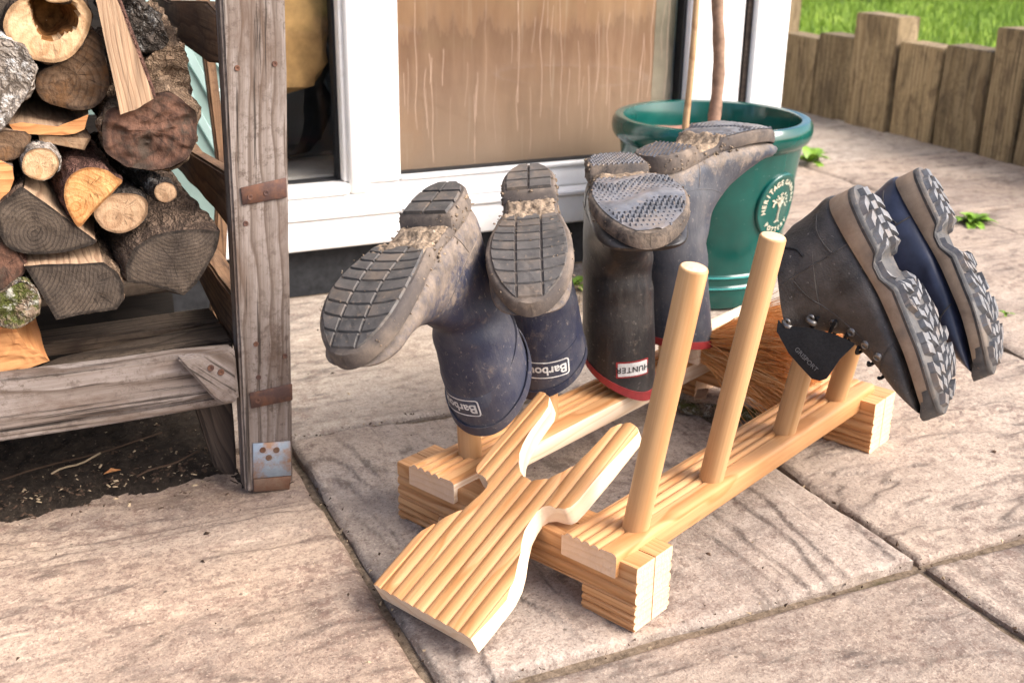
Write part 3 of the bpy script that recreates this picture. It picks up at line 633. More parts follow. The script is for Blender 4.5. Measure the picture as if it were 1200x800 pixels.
def glyphs(txt, size, bold=0, spacing=1.0):
    cu = bpy.data.curves.new('t', 'FONT'); cu.body = txt; cu.size = size; cu.offset = bold; cu.space_character = spacing; cu.resolution_u = 3
    cu.align_x = 'CENTER'; cu.align_y = 'CENTER'
    o = bpy.data.objects.new('t', cu); col.objects.link(o); bpy.context.view_layer.update()
    me = bpy.data.meshes.new_from_object(o.evaluated_get(bpy.context.evaluated_depsgraph_get()))
    V = [v.co.copy() for v in me.vertices]; F = [tuple(p.vertices) for p in me.polygons]
    bpy.data.objects.remove(o); bpy.data.curves.remove(cu); bpy.data.meshes.remove(me); return V, F
mb = MB()
def arc_text(txt, rad, a0, a1, size, inward):
    for i, ch in enumerate(txt):
        if ch == ' ': continue
        a = a0+(a1-a0)*i/(len(txt)-1); V, F = glyphs(ch, size, .0004)
        rot = a-math.pi/2 if not inward else a+math.pi/2
        out = []
        for v in V:
            x = v.x*math.cos(rot)-v.y*math.sin(rot)+rad*math.cos(a); y = v.x*math.sin(rot)+v.y*math.cos(rot)+rad*math.sin(a)
            out.append(on_pot(x*.91, y, .0058))
        mb.add(out, F)
arc_text('HERITAGE', .045, R(188), R(98), .0135, False)
arc_text('GARDEN', .045, R(80), R(8), .0125, False)
arc_text('POTTERY', .045, R(-135), R(-45), .0125, True)
obj('lettering', mb.mesh('lettering', CREAM), badge, Matrix())
mb = MB()
def ptube(pts, w0, w1):
    k = len(pts); mb.tube([on_pot(a*.91, b, .0052) for a, b in pts], [w0+(w1-w0)*i/(k-1) for i in range(k)], 6)
ptube([(0, -.028), (-.001, -.015), (.001, -.002), (.002, .010), (.003, .018)], .0024, .0013)
for s_ in (-1, 1): ptube([(0, -.026), (s_*.004, -.029), (s_*.008, -.030)], .0018, .0008)
for a, b in ((-.012, .010), (.011, .008), (-.008, .016), (.012, .016), (.002, .026), (-.004, -.0)):
    ptube([(.001, -.004), (a*.5, b*.5), (a, b)], .0013, .0007)
rs = random.Random(6)
for _ in range(26):
    a = rs.uniform(-.3, 3.44); r = rs.uniform(.012, .027); x, y = r*math.cos(a), .004+r*math.sin(a)*.85
    V = [on_pot((x+.0022*math.cos(q*math.pi/3+a))*.91, y+.0016*math.sin(q*math.pi/3+a), .0062) for q in range(6)]; mb.add(V, [tuple(range(6))])
obj('tree_emblem', mb.mesh('tree_emblem', CREAM, 60), badge, Matrix())
# cane and stem in the pot
b0 = PN(801, 158, PC, Vector((CF.x, CF.y, 0)).normalized()); b0.z = .29
p1 = PN(816, 0, PC+Vector((-.02, -.05, 0)), Vector((CF.x, CF.y, 0)).normalized())
p0 = PN(803, 150, PC+Vector((-.02, -.05, 0)), Vector((CF.x, CF.y, 0)).normalized())
dirn = (p1-p0); mb = MB(); pts = []; rad = []
for i in range(49):
    t = -.35+3.2*i/48; p = p0+dirn*t; node = abs(((t+.35)*1.45) % 1-.5) > .475
    pts.append(p+Vector((.002*math.sin(t*3), 0, 0))); rad.append(.0062+(.0016 if node else 0)-.0006*t)
mb.tube(pts, rad, 12)
c_ = obj('bamboo_cane', mb.mesh('bamboo_cane', STEMM if False else CANE, 60)); tag(c_, 'thin brown bamboo cane leaning in the green pot, left of the thicker stem', 'cane')
q1 = PN(842, 0, PC+Vector((.01, .02, 0)), Vector((CF.x, CF.y, 0)).normalized()); q0 = PN(838, 142, PC+Vector((.01, .02, 0)), Vector((CF.x, CF.y, 0)).normalized())
mb = MB(); pts = []; rad = []
for i in range(40):
    t = -.3+3.4*i/39; p = q0+(q1-q0)*t; pts.append(p+Vector((.006*math.sin(t*4.2), .004*math.cos(t*3), 0))); rad.append(.0118-.0012*t+.0008*math.sin(t*21))
mb.tube(pts, rad, 14)
for k, t in ((22, 1), (30, -1), (36, 1)):
    b = pts[k]; mb.tube([b, b+Vector((.05*t, .02, .07)), b+Vector((.08*t, .03, .18))], [.005, .004, .002], 8)
tag(obj('potted_plant', mb.mesh('potted_plant', STEMM, 60)), 'thick grey-brown woody plant stem growing upright in the green pot', 'plant')

# ================================================================== LOG STORE
store = thing('log_store', 'weathered timber log store with rusty straps and a galvanised foot plate', 'log store', (.27, 1.33, 0))
def plank(name, poly, d, mat, parent=store, xdir=None, rough=.0025, bev=.003, label=None, n=12, seed=0):
    """a board from its outline (points), thickness vector d, grain along xdir"""
    poly = [Vector(p) for p in poly]; d = Vector(d)
    mb = MB(); 
    bm = bmesh.new(); m1 = MB(); m1.prism(poly, d)
    me = m1.mesh(name, mat); bm.from_mesh(me)
    L_ = max((a-b).length for a in poly for b in poly)
    bmesh.ops.subdivide_edges(bm, edges=[e for e in bm.edges if e.calc_length() > L_*.3], cuts=n, use_grid_fill=True)
    bmesh.ops.triangulate(bm, faces=[f for f in bm.faces if len(f.verts) > 4])
    for v_ in bm.verts:
        q = v_.co*14+Vector((seed*3.1, 0, seed)); v_.co += Vector((noise.noise(q), noise.noise(q+Vector((9, 0, 0))), noise.noise(q+Vector((0, 9, 0)))))*rough
    try: bmesh.ops.bevel(bm, geom=[e for e in bm.edges if len(e.link_faces) == 2 and e.calc_face_angle(0) > R(50)], offset=bev, segments=2, affect='EDGES')
    except Exception: pass
    xd = Vector(xdir) if xdir is not None else Vector((1, 0, 0))
    M = frame(poly[0], xd, xd.orthogonal())
    bm.transform(M.inverted()); bm.to_mesh(me); bm.free()
    me.polygons.foreach_set('use_smooth', [True]*len(me.polygons)); me.set_sharp_from_angle(angle=R(45))
    return obj(name, me, parent, M, label)
PY0 = 1.312
post = plank('post', [(.240, PY0, .0), (.3015, PY0, .0), (.3275, PY0, .62), (.345, PY0, 1.15), (.272, PY0, 1.15), (.2545, PY0, .60), (.2475, PY0, .3)], (0, .034, 0), GREYWOOD, xdir=(.05, 0, 1), seed=1, rough=.0015)
plank('post', [(-.74, PY0, 0), (-.68, PY0, 0), (-.68, PY0, 1.15), (-.74, PY0, 1.15)], (0, .034, 0), GREYWOOD, xdir=(0, 0, 1), seed=2)
plank('back_post', [(.276, 1.75, 0), (.298, 1.75, 0), (.336, 1.75, .32), (.326, 1.75, .487), (.322, 1.75, 1.1), (.298, 1.75, 1.1), (.310, 1.75, .487), (.318, 1.75, .32)][::-1], (0, .02, 0), BROWNWOOD, xdir=(0, 0, 1), seed=3, n=3)
plank('back_post', [(-.74, 1.75, 0), (-.70, 1.75, 0), (-.70, 1.75, 1.1), (-.74, 1.75, 1.1)], (0, .02, 0), BROWNWOOD, xdir=(0, 0, 1), seed=4)
SX = .2535
plank('side_board', [(SX, 1.3465, .589), (SX, 1.40, .596), (SX, 1.54, .588), (SX, 1.67, .578), (SX, 1.85, .582), (SX, 1.85, .53), (SX, 1.684, .531), (SX, 1.57, .527), (SX, 1.423, .526), (SX, 1.3465, .532)], (.02, 0, 0), BROWNWOOD, xdir=(0, 1, 0), seed=5)
plank('side_board', [(SX-.002, 1.3465, .405), (SX-.002, 1.45, .397), (SX-.002, 1.598, .385), (SX-.002, 1.85, .39), (SX-.002, 1.85, .335), (SX-.002, 1.6, .336), (SX-.002, 1.436, .34), (SX-.002, 1.3465, .337)], (.02, 0, 0), BROWNWOOD, xdir=(0, 1, 0), seed=6)
plank('side_board', [(SX-.003, 1.3465, .250), (SX-.003, 1.521, .246), (SX-.003, 1.85, .25), (SX-.003, 1.85, .19), (SX-.003, 1.60, .193), (SX-.003, 1.45, .172), (SX-.003, 1.3465, .172)], (.028, 0, 0), BROWNWOOD, xdir=(0, 1, 0), seed=7)
plank('front_rail', [(.2385, 1.305, .1995), (-.67, 1.305, .212), (-.67, 1.305, .140), (.2385, 1.305, .1405)], (0, .026, 0), GREYWOOD, xdir=(1, 0, 0), seed=8, rough=.0022)
plank('front_rail_lip', [(.237, 1.309, .1395), (-.67, 1.309, .139), (-.67, 1.309, .122), (.237, 1.309, .1265)], (0, .024, 0), GREYWOOD, xdir=(1, 0, 0), seed=9, rough=.0015)
plank('corner_cleat', [(.169, 1.291, .203), (.2365, 1.291, .206), (.2375, 1.291, .1385), (.2155, 1.291, .137), (.206, 1.291, .146)], (0, .0135, 0), GREYWOOD, xdir=(1, 0, -.9), seed=10, rough=.0012)
plank('prop', [(.192, 1.352, .123), (.2395, 1.352, .123), (.2385, 1.352, .006), (.222, 1.352, .010), (.210, 1.352, .022)], (0, .03, 0), DARKWOOD, xdir=(.3, 0, -1), seed=11)
plank('floor_slat', [(.249, 1.454, .186), (.249, 1.510, .186), (-.65, 1.500, .186), (-.65, 1.459, .186)], (0, 0, -.02), SLATWOOD, xdir=(1, 0, 0), seed=12)
plank('floor_slat', [(.249, 1.373, .188), (.249, 1.444, .188), (.041, 1.390, .188), (.01, 1.366, .188), (.03, 1.352, .188)], (0, 0, -.02), SLATWOOD, xdir=(1, .08, 0), seed=13)
plank('floor_slat', [(.249, 1.66, .186), (.249, 1.73, .186), (-.65, 1.73, .186), (-.65, 1.66, .186)], (0, 0, -.02), SLATWOOD, xdir=(1, 0, 0), seed=15)
plank('top_rail', [(.262, PY0-.002, 1.145), (-.67, PY0-.002, 1.145), (-.67, PY0-.002, 1.08), (.262, PY0-.002, 1.08)], (0, .024, 0), GREYWOOD, xdir=(1, 0, 0), seed=16)
# back boards coloured near-black: the shade at the rear of the stack is painted
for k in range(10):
    z0 = -.02+.11*k; plank('back_board', [(.235, 1.772, z0+.10), (-.72, 1.772, z0+.10), (-.72, 1.772, z0), (.235, 1.772, z0)], (0, .015, 0), SHADEWOOD, xdir=(1, 0, 0), seed=20+k)
def pxz(x, y, yy=PY0): p = PY(x, y, yy); return p
def strap(name, quad, mat, t=.0022, label=None):
    pts = [PY(x, y, PY0-.001) for x, y in quad]; mb = MB(); mb.prism(pts, (0, -t, 0)); me = mb.mesh(name, mat); bevelled(me, .0006, 1); return obj(name, me, store, Matrix(), label)
def screw(parent, x, y, yy, r=.0036, mat=RUST):
    p = PY(x, y, yy); mb = MB(); mb.lathe([(0, 0), (r*.35, .0002), (r*.4, .0009), (r*.9, .0011), (r, 0)], 14)
    return obj('screw', mb.mesh('screw', mat, 50), parent, Matrix.Translation(p) @ Matrix.Rotation(R(90), 4, 'X'))
st1 = strap('strap', [(281.5, 220), (335, 208), (336, 231), (284, 240)], RUST, label='rusty iron strap high on the post')
screw(st1, 293, 231, PY0-.003); screw(st1, 312, 226, PY0-.003)
st2 = strap('strap', [(292, 460), (342, 449), (342.5, 468), (294, 478)], RUST, label='rusty iron strap low on the post')
screw(st2, 302, 469, PY0-.003)
fp = strap('foot_plate', [(296, 519), (340, 516), (341, 556), (296.5, 560)], GALV, .002)
strap('foot_plate', [(296.5, 560.4), (341, 556.4), (338.5, 572), (297, 575)], RUSTPLATE, .0035, 'rusted lower lip of the foot plate')
for x, y in ((308, 527), (324, 527), (315, 536)): screw(fp, x, y, PY0-.003, .0042, RUSTPLATE)
for x, y in ((278, 80), (322, 75), (288, 262), (300, 509-106), (334, 417), (303, 442)): screw(store, x, y, PY0-.0005, .0034, RUST)
for x, y in ((247, 431), (259, 436)): screw(store, x, y, 1.2905, .0042, RUST)
# mint slatted panel behind the store
pan = thing('slatted_panel', 'pale mint green panel of curved slats standing on the white sill behind the log store', 'panel', (.33, 2.03, .165))
mb = MB(); mb.box((.02, 2.033, .1645), (.393, 2.0405, .85)); obj('backing', mb.mesh('backing', MINTD), pan, Matrix())
for k in range(7):
    V = []; n = 20; z0 = .19+.088*k
    for i in range(n+1):
        s = i/n; x = .27+.123*s; zc = z0+.10-1.25*(x-.33) + .028*math.sin(math.pi*s*1.6+.4)
        hw = .0235+.010*math.sin(math.pi*s*2.2)
        V += [(x, 2.0325-.006, zc-hw), (x, 2.0325-.009, zc+hw), (x, 2.0332, zc+hw+.004), (x, 2.0332, zc-hw-.004)]
    F = [(i*4+a, i*4+(a+1) % 4, (i+1)*4+(a+1) % 4, (i+1)*4+a) for i in range(n) for a in range(4)]
    obj('slat', mesh('slat', V, F, MINT, 50), pan, Matrix())

# ================================================================== LOGS
def log(pts, Y, L_, bark, end, label, split=(), smooth=True, axis=(0, 1, 0), splitmat=None, pith=None, hollow=None, ups=(), tag_end=None, rough=.0032, name='log', dish=.0015):
    """outline of the sawn end (sight lines on the plane y=Y), pushed back along the log's axis"""
    P = [PY(x, y, Y) for x, y in pts]; n = len(P); ring = []; flag = []
    sub = max(3, int(72/n))
    for i in range(n):
        p0, p1, p2, p3 = P[i-1], P[i], P[(i+1) % n], P[(i+2) % n]
        sp = i in split
        for k in range(sub):
            t = k/sub
            if smooth and not sp:
                q = .5*((2*p1)+(p2-p0)*t+(2*p0-5*p1+4*p2-p3)*t*t+(3*p1-p0-3*p2+p3)*t**3)
            else: q = p1.lerp(p2, t)
            ring.append(q); flag.append(sp)
    cen = sum(ring, Vector())/len(ring)
    o = PY(*pith, Y) if pith else cen
    A = Vector(axis).normalized(); N_ = len(ring)
    rs = random.Random(sum(map(ord, label))); off = Vector((rs.uniform(0, 40), rs.uniform(0, 40), 0))
    T = thing(name, label, 'log', Matrix.Translation(cen), 'logs stacked in the log store')
    # end
    K = 13; V = []; F = []; mi = []
    tiltx, tiltz = rs.uniform(-.06, .06), rs.uniform(-.10, .02)
    def endpt(q, t):
        dpl = (dish*noise.noise(q*70+off) if dish < .004 else dish*(noise.turbulence(Vector((q.x*34, q.y*34, q.z*60))+off, 5, True)-.5))+.0035*noise.noise(q*22+off)+tiltx*(q.x-cen.x)+tiltz*(q.z-cen.z)
        if hollow:
            hx, hr, hd = hollow; hp = PY(*hx, Y); dd = (q-hp); dd.y = 0
            rr = dd.length/hr*(1+.35*noise.noise(q*60+off)); 
            if rr < 1: dpl += hd*min(1, (1-rr)*3.5)
        return q+A*dpl
    for k in range(K):
        s = 1-(k/(K-1))*.985
        for q in ring: V.append(endpt(cen+(q-cen)*s, s))
    for k in range(K-1):
        for j in range(N_):
            F.append((k*N_+j, k*N_+(j+1) % N_, (k+1)*N_+(j+1) % N_, (k+1)*N_+j))
            c4 = cen+(ring[j]-cen)*(1-((k+.5)/(K-1))*.985); m_ = 0
            if hollow:
                hp = PY(*hollow[0], Y); dd = c4-hp; dd.y = 0
                if dd.length/hollow[1]*(1+.35*noise.noise(c4*60+off)) < .97: m_ = 1
            mi.append(m_)
    V.append(endpt(cen, 0)); F += [((K-1)*N_+j, (K-1)*N_+(j+1) % N_, len(V)-1) for j in range(N_)]; mi += [0]*N_
    RA = [1-(k/(K-1))*.985 for k in range(K) for _ in range(N_)]+[0]; AN = [(abs(((j/N_)*2) % 2-1)) for k in range(K) for j in range(N_)]+[0]
    Vl = [v-o for v in V]
    F = [f[::-1] for f in F] if (ring[1]-ring[0]).cross(ring[N_//4]-ring[0]).y > 0 else F
    me = mesh('cut_face', Vl, F, [end, ROT], 60, mi)
    for nm_, dat in (('rad', RA), ('ang', AN)):
        at = me.attributes.new(nm_, 'FLOAT', 'POINT'); at.data.foreach_set('value', dat)
    obj('cut_face', me, T, Matrix.Translation(o))
    # sides
    M_ = max(8, int(L_/.008))
    for kind in (False, True):
        segs = [j for j in range(N_) if flag[j] == kind]
        if not segs: continue
        V = []; F = []
        for r in range(M_+1):
            s = r/M_*L_
            for j, q in enumerate(ring):
                out = (q-cen); out.y = 0; out.normalize()
                e0 = endpt(q, 1)
                p = e0+A*s
                w_ = p*38+off; 
                amp = (rough*(1.2*noise.noise(w_)+.9*noise.noise(Vector((p.x*95, p.y*40, p.z*95))+off)+.55*noise.noise(Vector((p.x*210, p.y*110, p.z*210))+off)) if not kind else .0016*noise.noise(Vector((p.x*90, p.y*14, p.z*90))+off)+.003*noise.noise(p*14+off))
                lip = .0016*min(1, s/.004) if not kind else 0
                V.append(p+out*(amp*min(1, s/.012+.25)+lip))
        for r in range(M_):
            for j in segs: F.append((r*N_+j, r*N_+(j+1) % N_, (r+1)*N_+(j+1) % N_, (r+1)*N_+j))
        V = [Vector(v)-o for v in V]
        if (ring[1]-ring[0]).cross(ring[N_//4]-ring[0]).y < 0: F = [f[::-1] for f in F]
        used = sorted({i for f in F for i in f}); idx = {a: b for b, a in enumerate(used)}
        xd = A; M = frame(o, (1, 0, 0), A)
        nm = 'bark' if not kind else 'split_face'
        mt = bark if not kind else (splitmat or SPLITDARK)
        if kind:   # grain of split wood runs along local x
            M2 = frame(o, A, Vector((0, 0, 1)).cross(A)); Rm = M2.to_3x3().inverted()
            obj(nm, mesh(nm, [Rm @ V[i] for i in used], [tuple(idx[i] for i in f) for f in F], mt, 50), T, M2)
        else: obj(nm, mesh(nm, [V[i] for i in used], [tuple(idx[i] for i in f) for f in F], mt, 70), T, Matrix.Translation(o))
    return T
c1 = lambda *p: [(x*.3, y*.3) for x, y in p]
c2 = lambda *p: [(x*.3, 200+y*.3) for x, y in p]
log(c1((12, 90), (45, 20), (110, -15), (165, -25), (230, -40), (310, -10), (345, 30), (360, 65), (345, 130), (310, 190), (270, 228), (210, 245), (140, 235), (80, 210), (30, 150)), 1.302, .30, BARK_BROWN, END_PALE, 'pale heart-shaped log with a rotten hollow core, top left of the stack', hollow=((205*.3, 66*.3), .021, .06), pith=(55, 45))
log(c1((140, 340), (152, 285), (215, 255), (275, 215), (310, 150), (345, 112), (392, 150), (408, 225), (428, 310), (412, 372), (368, 420), (300, 430), (220, 415), (165, 388)), 1.322, .28, BARK_BROWN, END_DARK, 'dark brown knobbly log below the heart-shaped log', pith=(80, 92), dish=.006)
log(c1((-90, 200), (0, 150), (80, 180), (128, 230), (136, 290), (105, 370), (62, 440), (10, 505), (-60, 560), (-150, 480), (-170, 320)), 1.300, .30, BARK_GREY, BARK_GREY, 'big round log with whitish lichen at left edge of the stack', rough=.005, dish=.005)
log(c1((35, 488), (85, 478), (200, 492), (300, 505), (322, 480), (345, 445), (330, 505), (295, 522), (240, 530), (150, 526), (60, 520)), 1.318, .24, SPLITWOOD, SPLITORANGE, 'flat split billet with an orange edge beneath the dark brown log', smooth=False, splitmat=SPLITWOOD, split=(0, 1, 2, 3, 4, 5, 6, 7, 8, 9, 10), axis=(.05, 1, .06))
log(c1((150, 528), (240, 533), (355, 540), (345, 560), (330, 588), (240, 570), (155, 552)), 1.325, .22, SPLITWOOD, END_TAN, 'thin pale split stick under the flat orange-edged billet', smooth=False, splitmat=SPLITWOOD, split=(0, 1, 2, 3, 4, 5, 6), axis=(.0, 1, .03))
log(c1((-60, 520), (20, 508), (100, 515), (122, 535), (108, 590), (65, 620), (0, 628), (-70, 610)), 1.316, .28, BARK_BROWN, END_DARK, 'dark flat-topped log at the left edge under the big lichen log', split=(0, 1, 2))
log(c1((86, 640), (100, 600), (140, 580), (190, 582), (222, 610), (230, 650), (205, 690), (165, 706), (120, 695), (92, 672)), 1.306, .26, BARK_GREY, END_PALE, 'small round log with a clean cream end and grey bark')
log(c1((252, 745), (264, 700), (300, 668), (350, 655), (410, 662), (450, 688), (476, 715), (400, 792), (318, 885), (280, 850), (256, 795)), 1.300, .28, BARK_RED, END_ORANGE, 'bright orange half-round log with clear growth rings', split=(6, 7), pith=(97, 234), axis=(-.10, 1, .12))
log(c2((366, 165), (378, 130), (420, 98), (480, 88), (540, 96), (576, 122), (574, 178), (535, 222), (470, 244), (410, 228), (378, 195)), 1.310, .28, BARK_DARK, END_TAN, 'pale tan round-ended log with dark lichened bark right of the orange half log')
log(c2((606, 85), (616, 58), (645, 46), (676, 56), (690, 85), (678, 112), (648, 126), (618, 114)), 1.300, .22, BARK_DARK, END_TAN, 'small branch end with a ringed pinkish face beside the tan log', rough=.004, pith=(194, 225), axis=(-.25, 1, .1))
log(c2((-20, 160), (40, 95), (92, 62), (180, 125), (280, 205), (372, 274), (340, 300), (220, 326), (100, 322), (20, 285)), 1.306, .30, BARK_BROWN, END_BLACK, 'wide dark split log sloping down to the right under the orange half log', split=(2, 3, 4), smooth=True, splitmat=SPLITWOOD, axis=(.1, 1, .06))
log(c2((95, 374), (200, 366), (320, 362), (405, 358), (455, 395), (482, 440), (484, 500), (455, 540), (330, 560), (220, 582), (160, 480)), 1.304, .27, BARK_ROUGH, END_BLACK, 'black-faced wedge log with fine rings at the bottom of the stack', split=(0, 1, 2, 8, 9, 10), smooth=False, splitmat=SPLITWOOD, pith=(30, 305), axis=(.02, 1, .08))
log(c2((500, 440), (494, 375), (525, 300), (600, 248), (690, 228), (780, 222), (852, 228), (840, 300), (805, 375), (768, 445), (722, 490), (640, 466), (570, 448)), 1.302, .30, BARK_BROWN, END_BLACK, 'big dark squarish split log beside the side boards of the store', split=(6, 7, 8, 9), smooth=False, splitmat=SPLITDARK, pith=(215, 240), axis=(-.12, 1, .16))
log(c2((-80, 290), (0, 278), (45, 300), (85, 345), (102, 385), (60, 440), (0, 475), (-80, 470)), 1.310, .28, BARK_RED, END_RED, 'dark reddish log with a pale rim at the left edge, above the mossy log')
log(c2((-60, 500), (0, 478), (60, 442), (100, 436), (140, 470), (152, 515), (142, 568), (110, 598), (60, 618), (-20, 600), (-80, 560)), 1.304, .26, BARK_MOSS, BARK_MOSS, 'mossy round log at the lower left, behind the orange split billet', rough=.004, dish=.006)
log(c2((-70, 540), (0, 548), (38, 556), (62, 620), (108, 690), (150, 700), (196, 745), (120, 768), (0, 790), (-80, 800)), 1.3335, .10, SPLITORANGE, SPLITORANGE, 'bright orange splintered billet standing behind the front rail at lower left', smooth=False, split=tuple(range(10)), splitmat=SPLITORANGE, axis=(-.1, 1, .4), dish=.006)
log(c1((400, 520), (404, 465), (440, 425), (520, 395), (600, 368), (672, 368), (735, 410), (770, 455), (762, 560), (735, 612), (650, 656), (560, 660), (480, 642), (412, 592)), 1.306, .26, BARK_ROUGH, END_RED, 'large chunky log with a ragged dark red-brown face near the side boards', rough=.006, dish=.011, axis=(.08, 1, .22))
log(c1((530, 330), (560, 250), (610, 195), (660, 180), (715, 190), (732, 260), (745, 330), (700, 380), (600, 380)), 1.345, .26, BARK_ROUGH, BARK_ROUGH, 'rough light brown barky log standing above the chunky red-brown log', rough=.007, dish=.008, axis=(.05, 1, .1))
log(c1((470, -40), (540, -30), (600, 60), (650, 130), (655, 175), (600, 205), (530, 195), (490, 120)), 1.338, .26, BARK_DARK, BARK_DARK, 'very dark shaggy-barked log behind the leaning split billet', rough=.008, dish=.01)
log(c1((-60, 630), (0, 626), (48, 650), (55, 700), (22, 790), (-30, 820), (-90, 760)), 1.312, .26, BARK_BROWN, SPLITORANGE, 'brown split log at the left edge between the cream-ended log and the wide dark log', smooth=False, split=(0, 1, 2, 3), splitmat=SPLITDARK)
log(c1((-120, 20), (-40, -30), (30, -20), (40, 15), (10, 80), (5, 140), (-60, 180), (-130, 140)), 1.318, .28, BARK_DARK, END_BLACK, 'dark log in the top left corner behind the heart-shaped log')
log(c1((170, -60), (240, -70), (310, -50), (300, -12), (250, 10), (190, 8), (165, -20)), 1.292, .26, BARK_BROWN, END_PALE, 'pale log end resting on top of the heart-shaped log')
# off-frame neighbours that carry on the stack
for k, (x, y, r, e, lb) in enumerate(((-110, 90, 60, END_PALE, 'round pale log left of the picture edge, upper row'), (-120, 250, 65, END_DARK, 'round dark log left of the picture edge, middle row'), (-120, 400, 70, END_TAN, 'round tan log left of the picture edge, bottom row'))):
    log([(x+r*math.cos(a*.7854), y+r*math.sin(a*.7854)) for a in range(8)], 1.31, .28, BARK_BROWN, e, lb)
# leaning split billet (its long split face shows)
bt = [PY(x, y, 1.292) for x, y in c1((368, -30), (448, -30), (515, 150), (602, 385), (532, 428), (470, 448), (400, 110))]
T = thing('log', 'long pale split billet leaning down across the front of the stack', 'log', Matrix.Translation(bt[4]), 'logs stacked in the log store')
mb = MB(); mb.prism(bt, (.004, .03, .004), 0); me = mb.mesh('split_face', SPLITWOOD); bm = bmesh.new(); bm.from_mesh(me)
bmesh.ops.triangulate(bm, faces=bm.faces[:]); bmesh.ops.subdivide_edges(bm, edges=bm.edges[:], cuts=5, use_grid_fill=True)
for v_ in bm.verts: v_.co += Vector((noise.noise(Vector((v_.co.x*120, 0, v_.co.z*9)))*.0012, noise.noise(Vector((v_.co.x*130, 2, v_.co.z*10)))*.0032, 0))
Mx = frame(bt[4], (bt[1]-bt[4]), (0, -1, 0)); bm.transform(Mx.inverted()); bm.to_mesh(me); bm.free(); me.polygons.foreach_set('use_smooth', [True]*len(me.polygons)); me.set_sharp_from_angle(angle=R(35))
obj('split_face', me, T, Mx)
be = [PY(x, y, 1.2915) for x, y in c1((449, -30), (455, -30), (522, 148), (609, 383), (603, 386), (516, 150))]
mb = MB(); mb.prism(be, (.004, .028, .003)); obj('bark', mb.mesh('bark', BARK_RED), T, Matrix())

# soil, twigs and chips under the store
N1, N2 = 110, 70; V = []; F = []; x0, x1, y0, y1 = -.34, .245, 1.335, 1.85
for j in range(N2+1):
    for i in range(N1+1):
        x = x0+(x1-x0)*i/N1; y = y0+(y1-y0)*j/N2
        edge = 1.372+.020*noise.noise(Vector((x*11, 1, 0)))+.013*noise.noise(Vector((x*37, 1, 0)))+(.012 if x > .07 else -.004)
        h = max(-1, min(1, (y-edge)/.035)); hx = min(1, (x1-x)/.03)
        z = .013*h*max(.0, hx)+.006*noise.noise(Vector((x*45, y*45, 0)))*max(0, h)+.004*noise.noise(Vector((x*120, y*120, 0)))-.003+.02*max(0, min(1, (y-1.4)/.2))
        V.append((x, y, z))
F = [(j*(N1+1)+i, j*(N1+1)+i+1, (j+1)*(N1+1)+i+1, (j+1)*(N1+1)+i) for j in range(N2) for i in range(N1)]
obj('soil', mesh('soil', V, F, SOIL, 180), kind='stuff')
mb = MB(); rs = random.Random(8)
for _ in range(900):
    x = rs.uniform(-.3, .235); y = 1.37+abs(rs.gauss(0, .07)); z = .009+.02*max(0, min(1, (y-1.4)/.2)); 
    if rs.random() < .12: y = 1.36-abs(rs.gauss(0, .02)); z = .003
    a = rs.uniform(0, 6.28); l = rs.uniform(.001, .0038); wd = l*rs.uniform(.25, .6); d = Vector((math.cos(a), math.sin(a), rs.uniform(-.4, .4))); e = Vector((-d.y, d.x, rs.uniform(-.3, .3)))
    p = Vector((x, y, z)); mb.add([p-d*l-e*wd, p+d*l-e*wd, p+d*l+e*wd, p-d*l+e*wd, p+Vector((0, 0, wd*.8))], [(0, 1, 4), (1, 2, 4), (2, 3, 4), (3, 0, 4)], 0 if rs.random() < .8 else 1)
obj('wood_chips', mb.mesh('wood_chips', [CHIP, STRAW]), kind='stuff')
for (a, b, lb) in (((60, 555), (118, 532), 'pale dry stalk lying on the dark soil under the log store'), ((2, 562), (190, 508), 'long thin brown twig across the soil under the log store'), ((160, 558), (232, 530), 'short brown twig on the soil beside the prop of the log store')):
    p = PZ(*a, .016); q = PZ(*b, .024); mb = MB(); mb.tube([p.lerp(q, t/6)+Vector((0, 0, .002*math.sin(t*1.3))) for t in range(7)], .0013, 6)
    tag(obj('twig', mb.mesh('twig', STRAW if 'pale' in lb else CHIP, 60)), lb, 'twig')
p = PZ(131, 553, .018); tag(obj('fallen_leaf', mesh('fallen_leaf', [p+Vector(q) for q in ((-.011, -.002, 0), (0, -.004, .003), (.012, 0, .001), (0, .004, .004))], [(0, 1, 2, 3)], SPLITORANGE)), 'small orange fallen leaf on the dark soil under the log store', 'leaf')

# ================================================================== BOOT RACK
RO = Vector((.54138, .85098, 0)); TH = R(24)
U = Vector((math.cos(TH), math.sin(TH), 0)); Vv = Vector((-math.sin(TH), math.cos(TH), 0)); Z = Vector((0, 0, 1))
RM = Matrix(((U.x, Vv.x, 0, RO.x), (U.y, Vv.y, 0, RO.y), (0, 0, 1, 0), (0, 0, 0, 1)))
def RP(a, b, c): return RO+U*a+Vv*b+Z*c
rack = thing('boot_rack', 'new grooved pine boot rack with round pegs standing on the paving', 'boot rack', RM)
def extrude_profile(prof, L_, mats, jitter=0):
    """closed (y,z) profile pushed along x, end faces in the second material"""
    n = len(prof); mb = MB(); seg = 10
    V = [(L_*k/seg, y, z) for k in range(seg+1) for y, z in prof]
    F = [(k*n+i, k*n+(i+1) % n, (k+1)*n+(i+1) % n, (k+1)*n+i) for k in range(seg) for i in range(n)]
    ar = sum(prof[i][0]*prof[(i+1) % n][1]-prof[(i+1) % n][0]*prof[i][1] for i in range(n))
    if ar > 0: F = [f[::-1] for f in F]
    c0, c1_ = tuple(range(n)), tuple(seg*n+i for i in range(n))
    if ar > 0: c1_ = c1_; c0 = c0[::-1]
    else: c1_ = c1_[::-1]
    F = [f[::-1] for f in F]; 
    mb.add(V, F, 0); mb.f += [c0, c1_]; mb.m += [1, 1]
    return mb
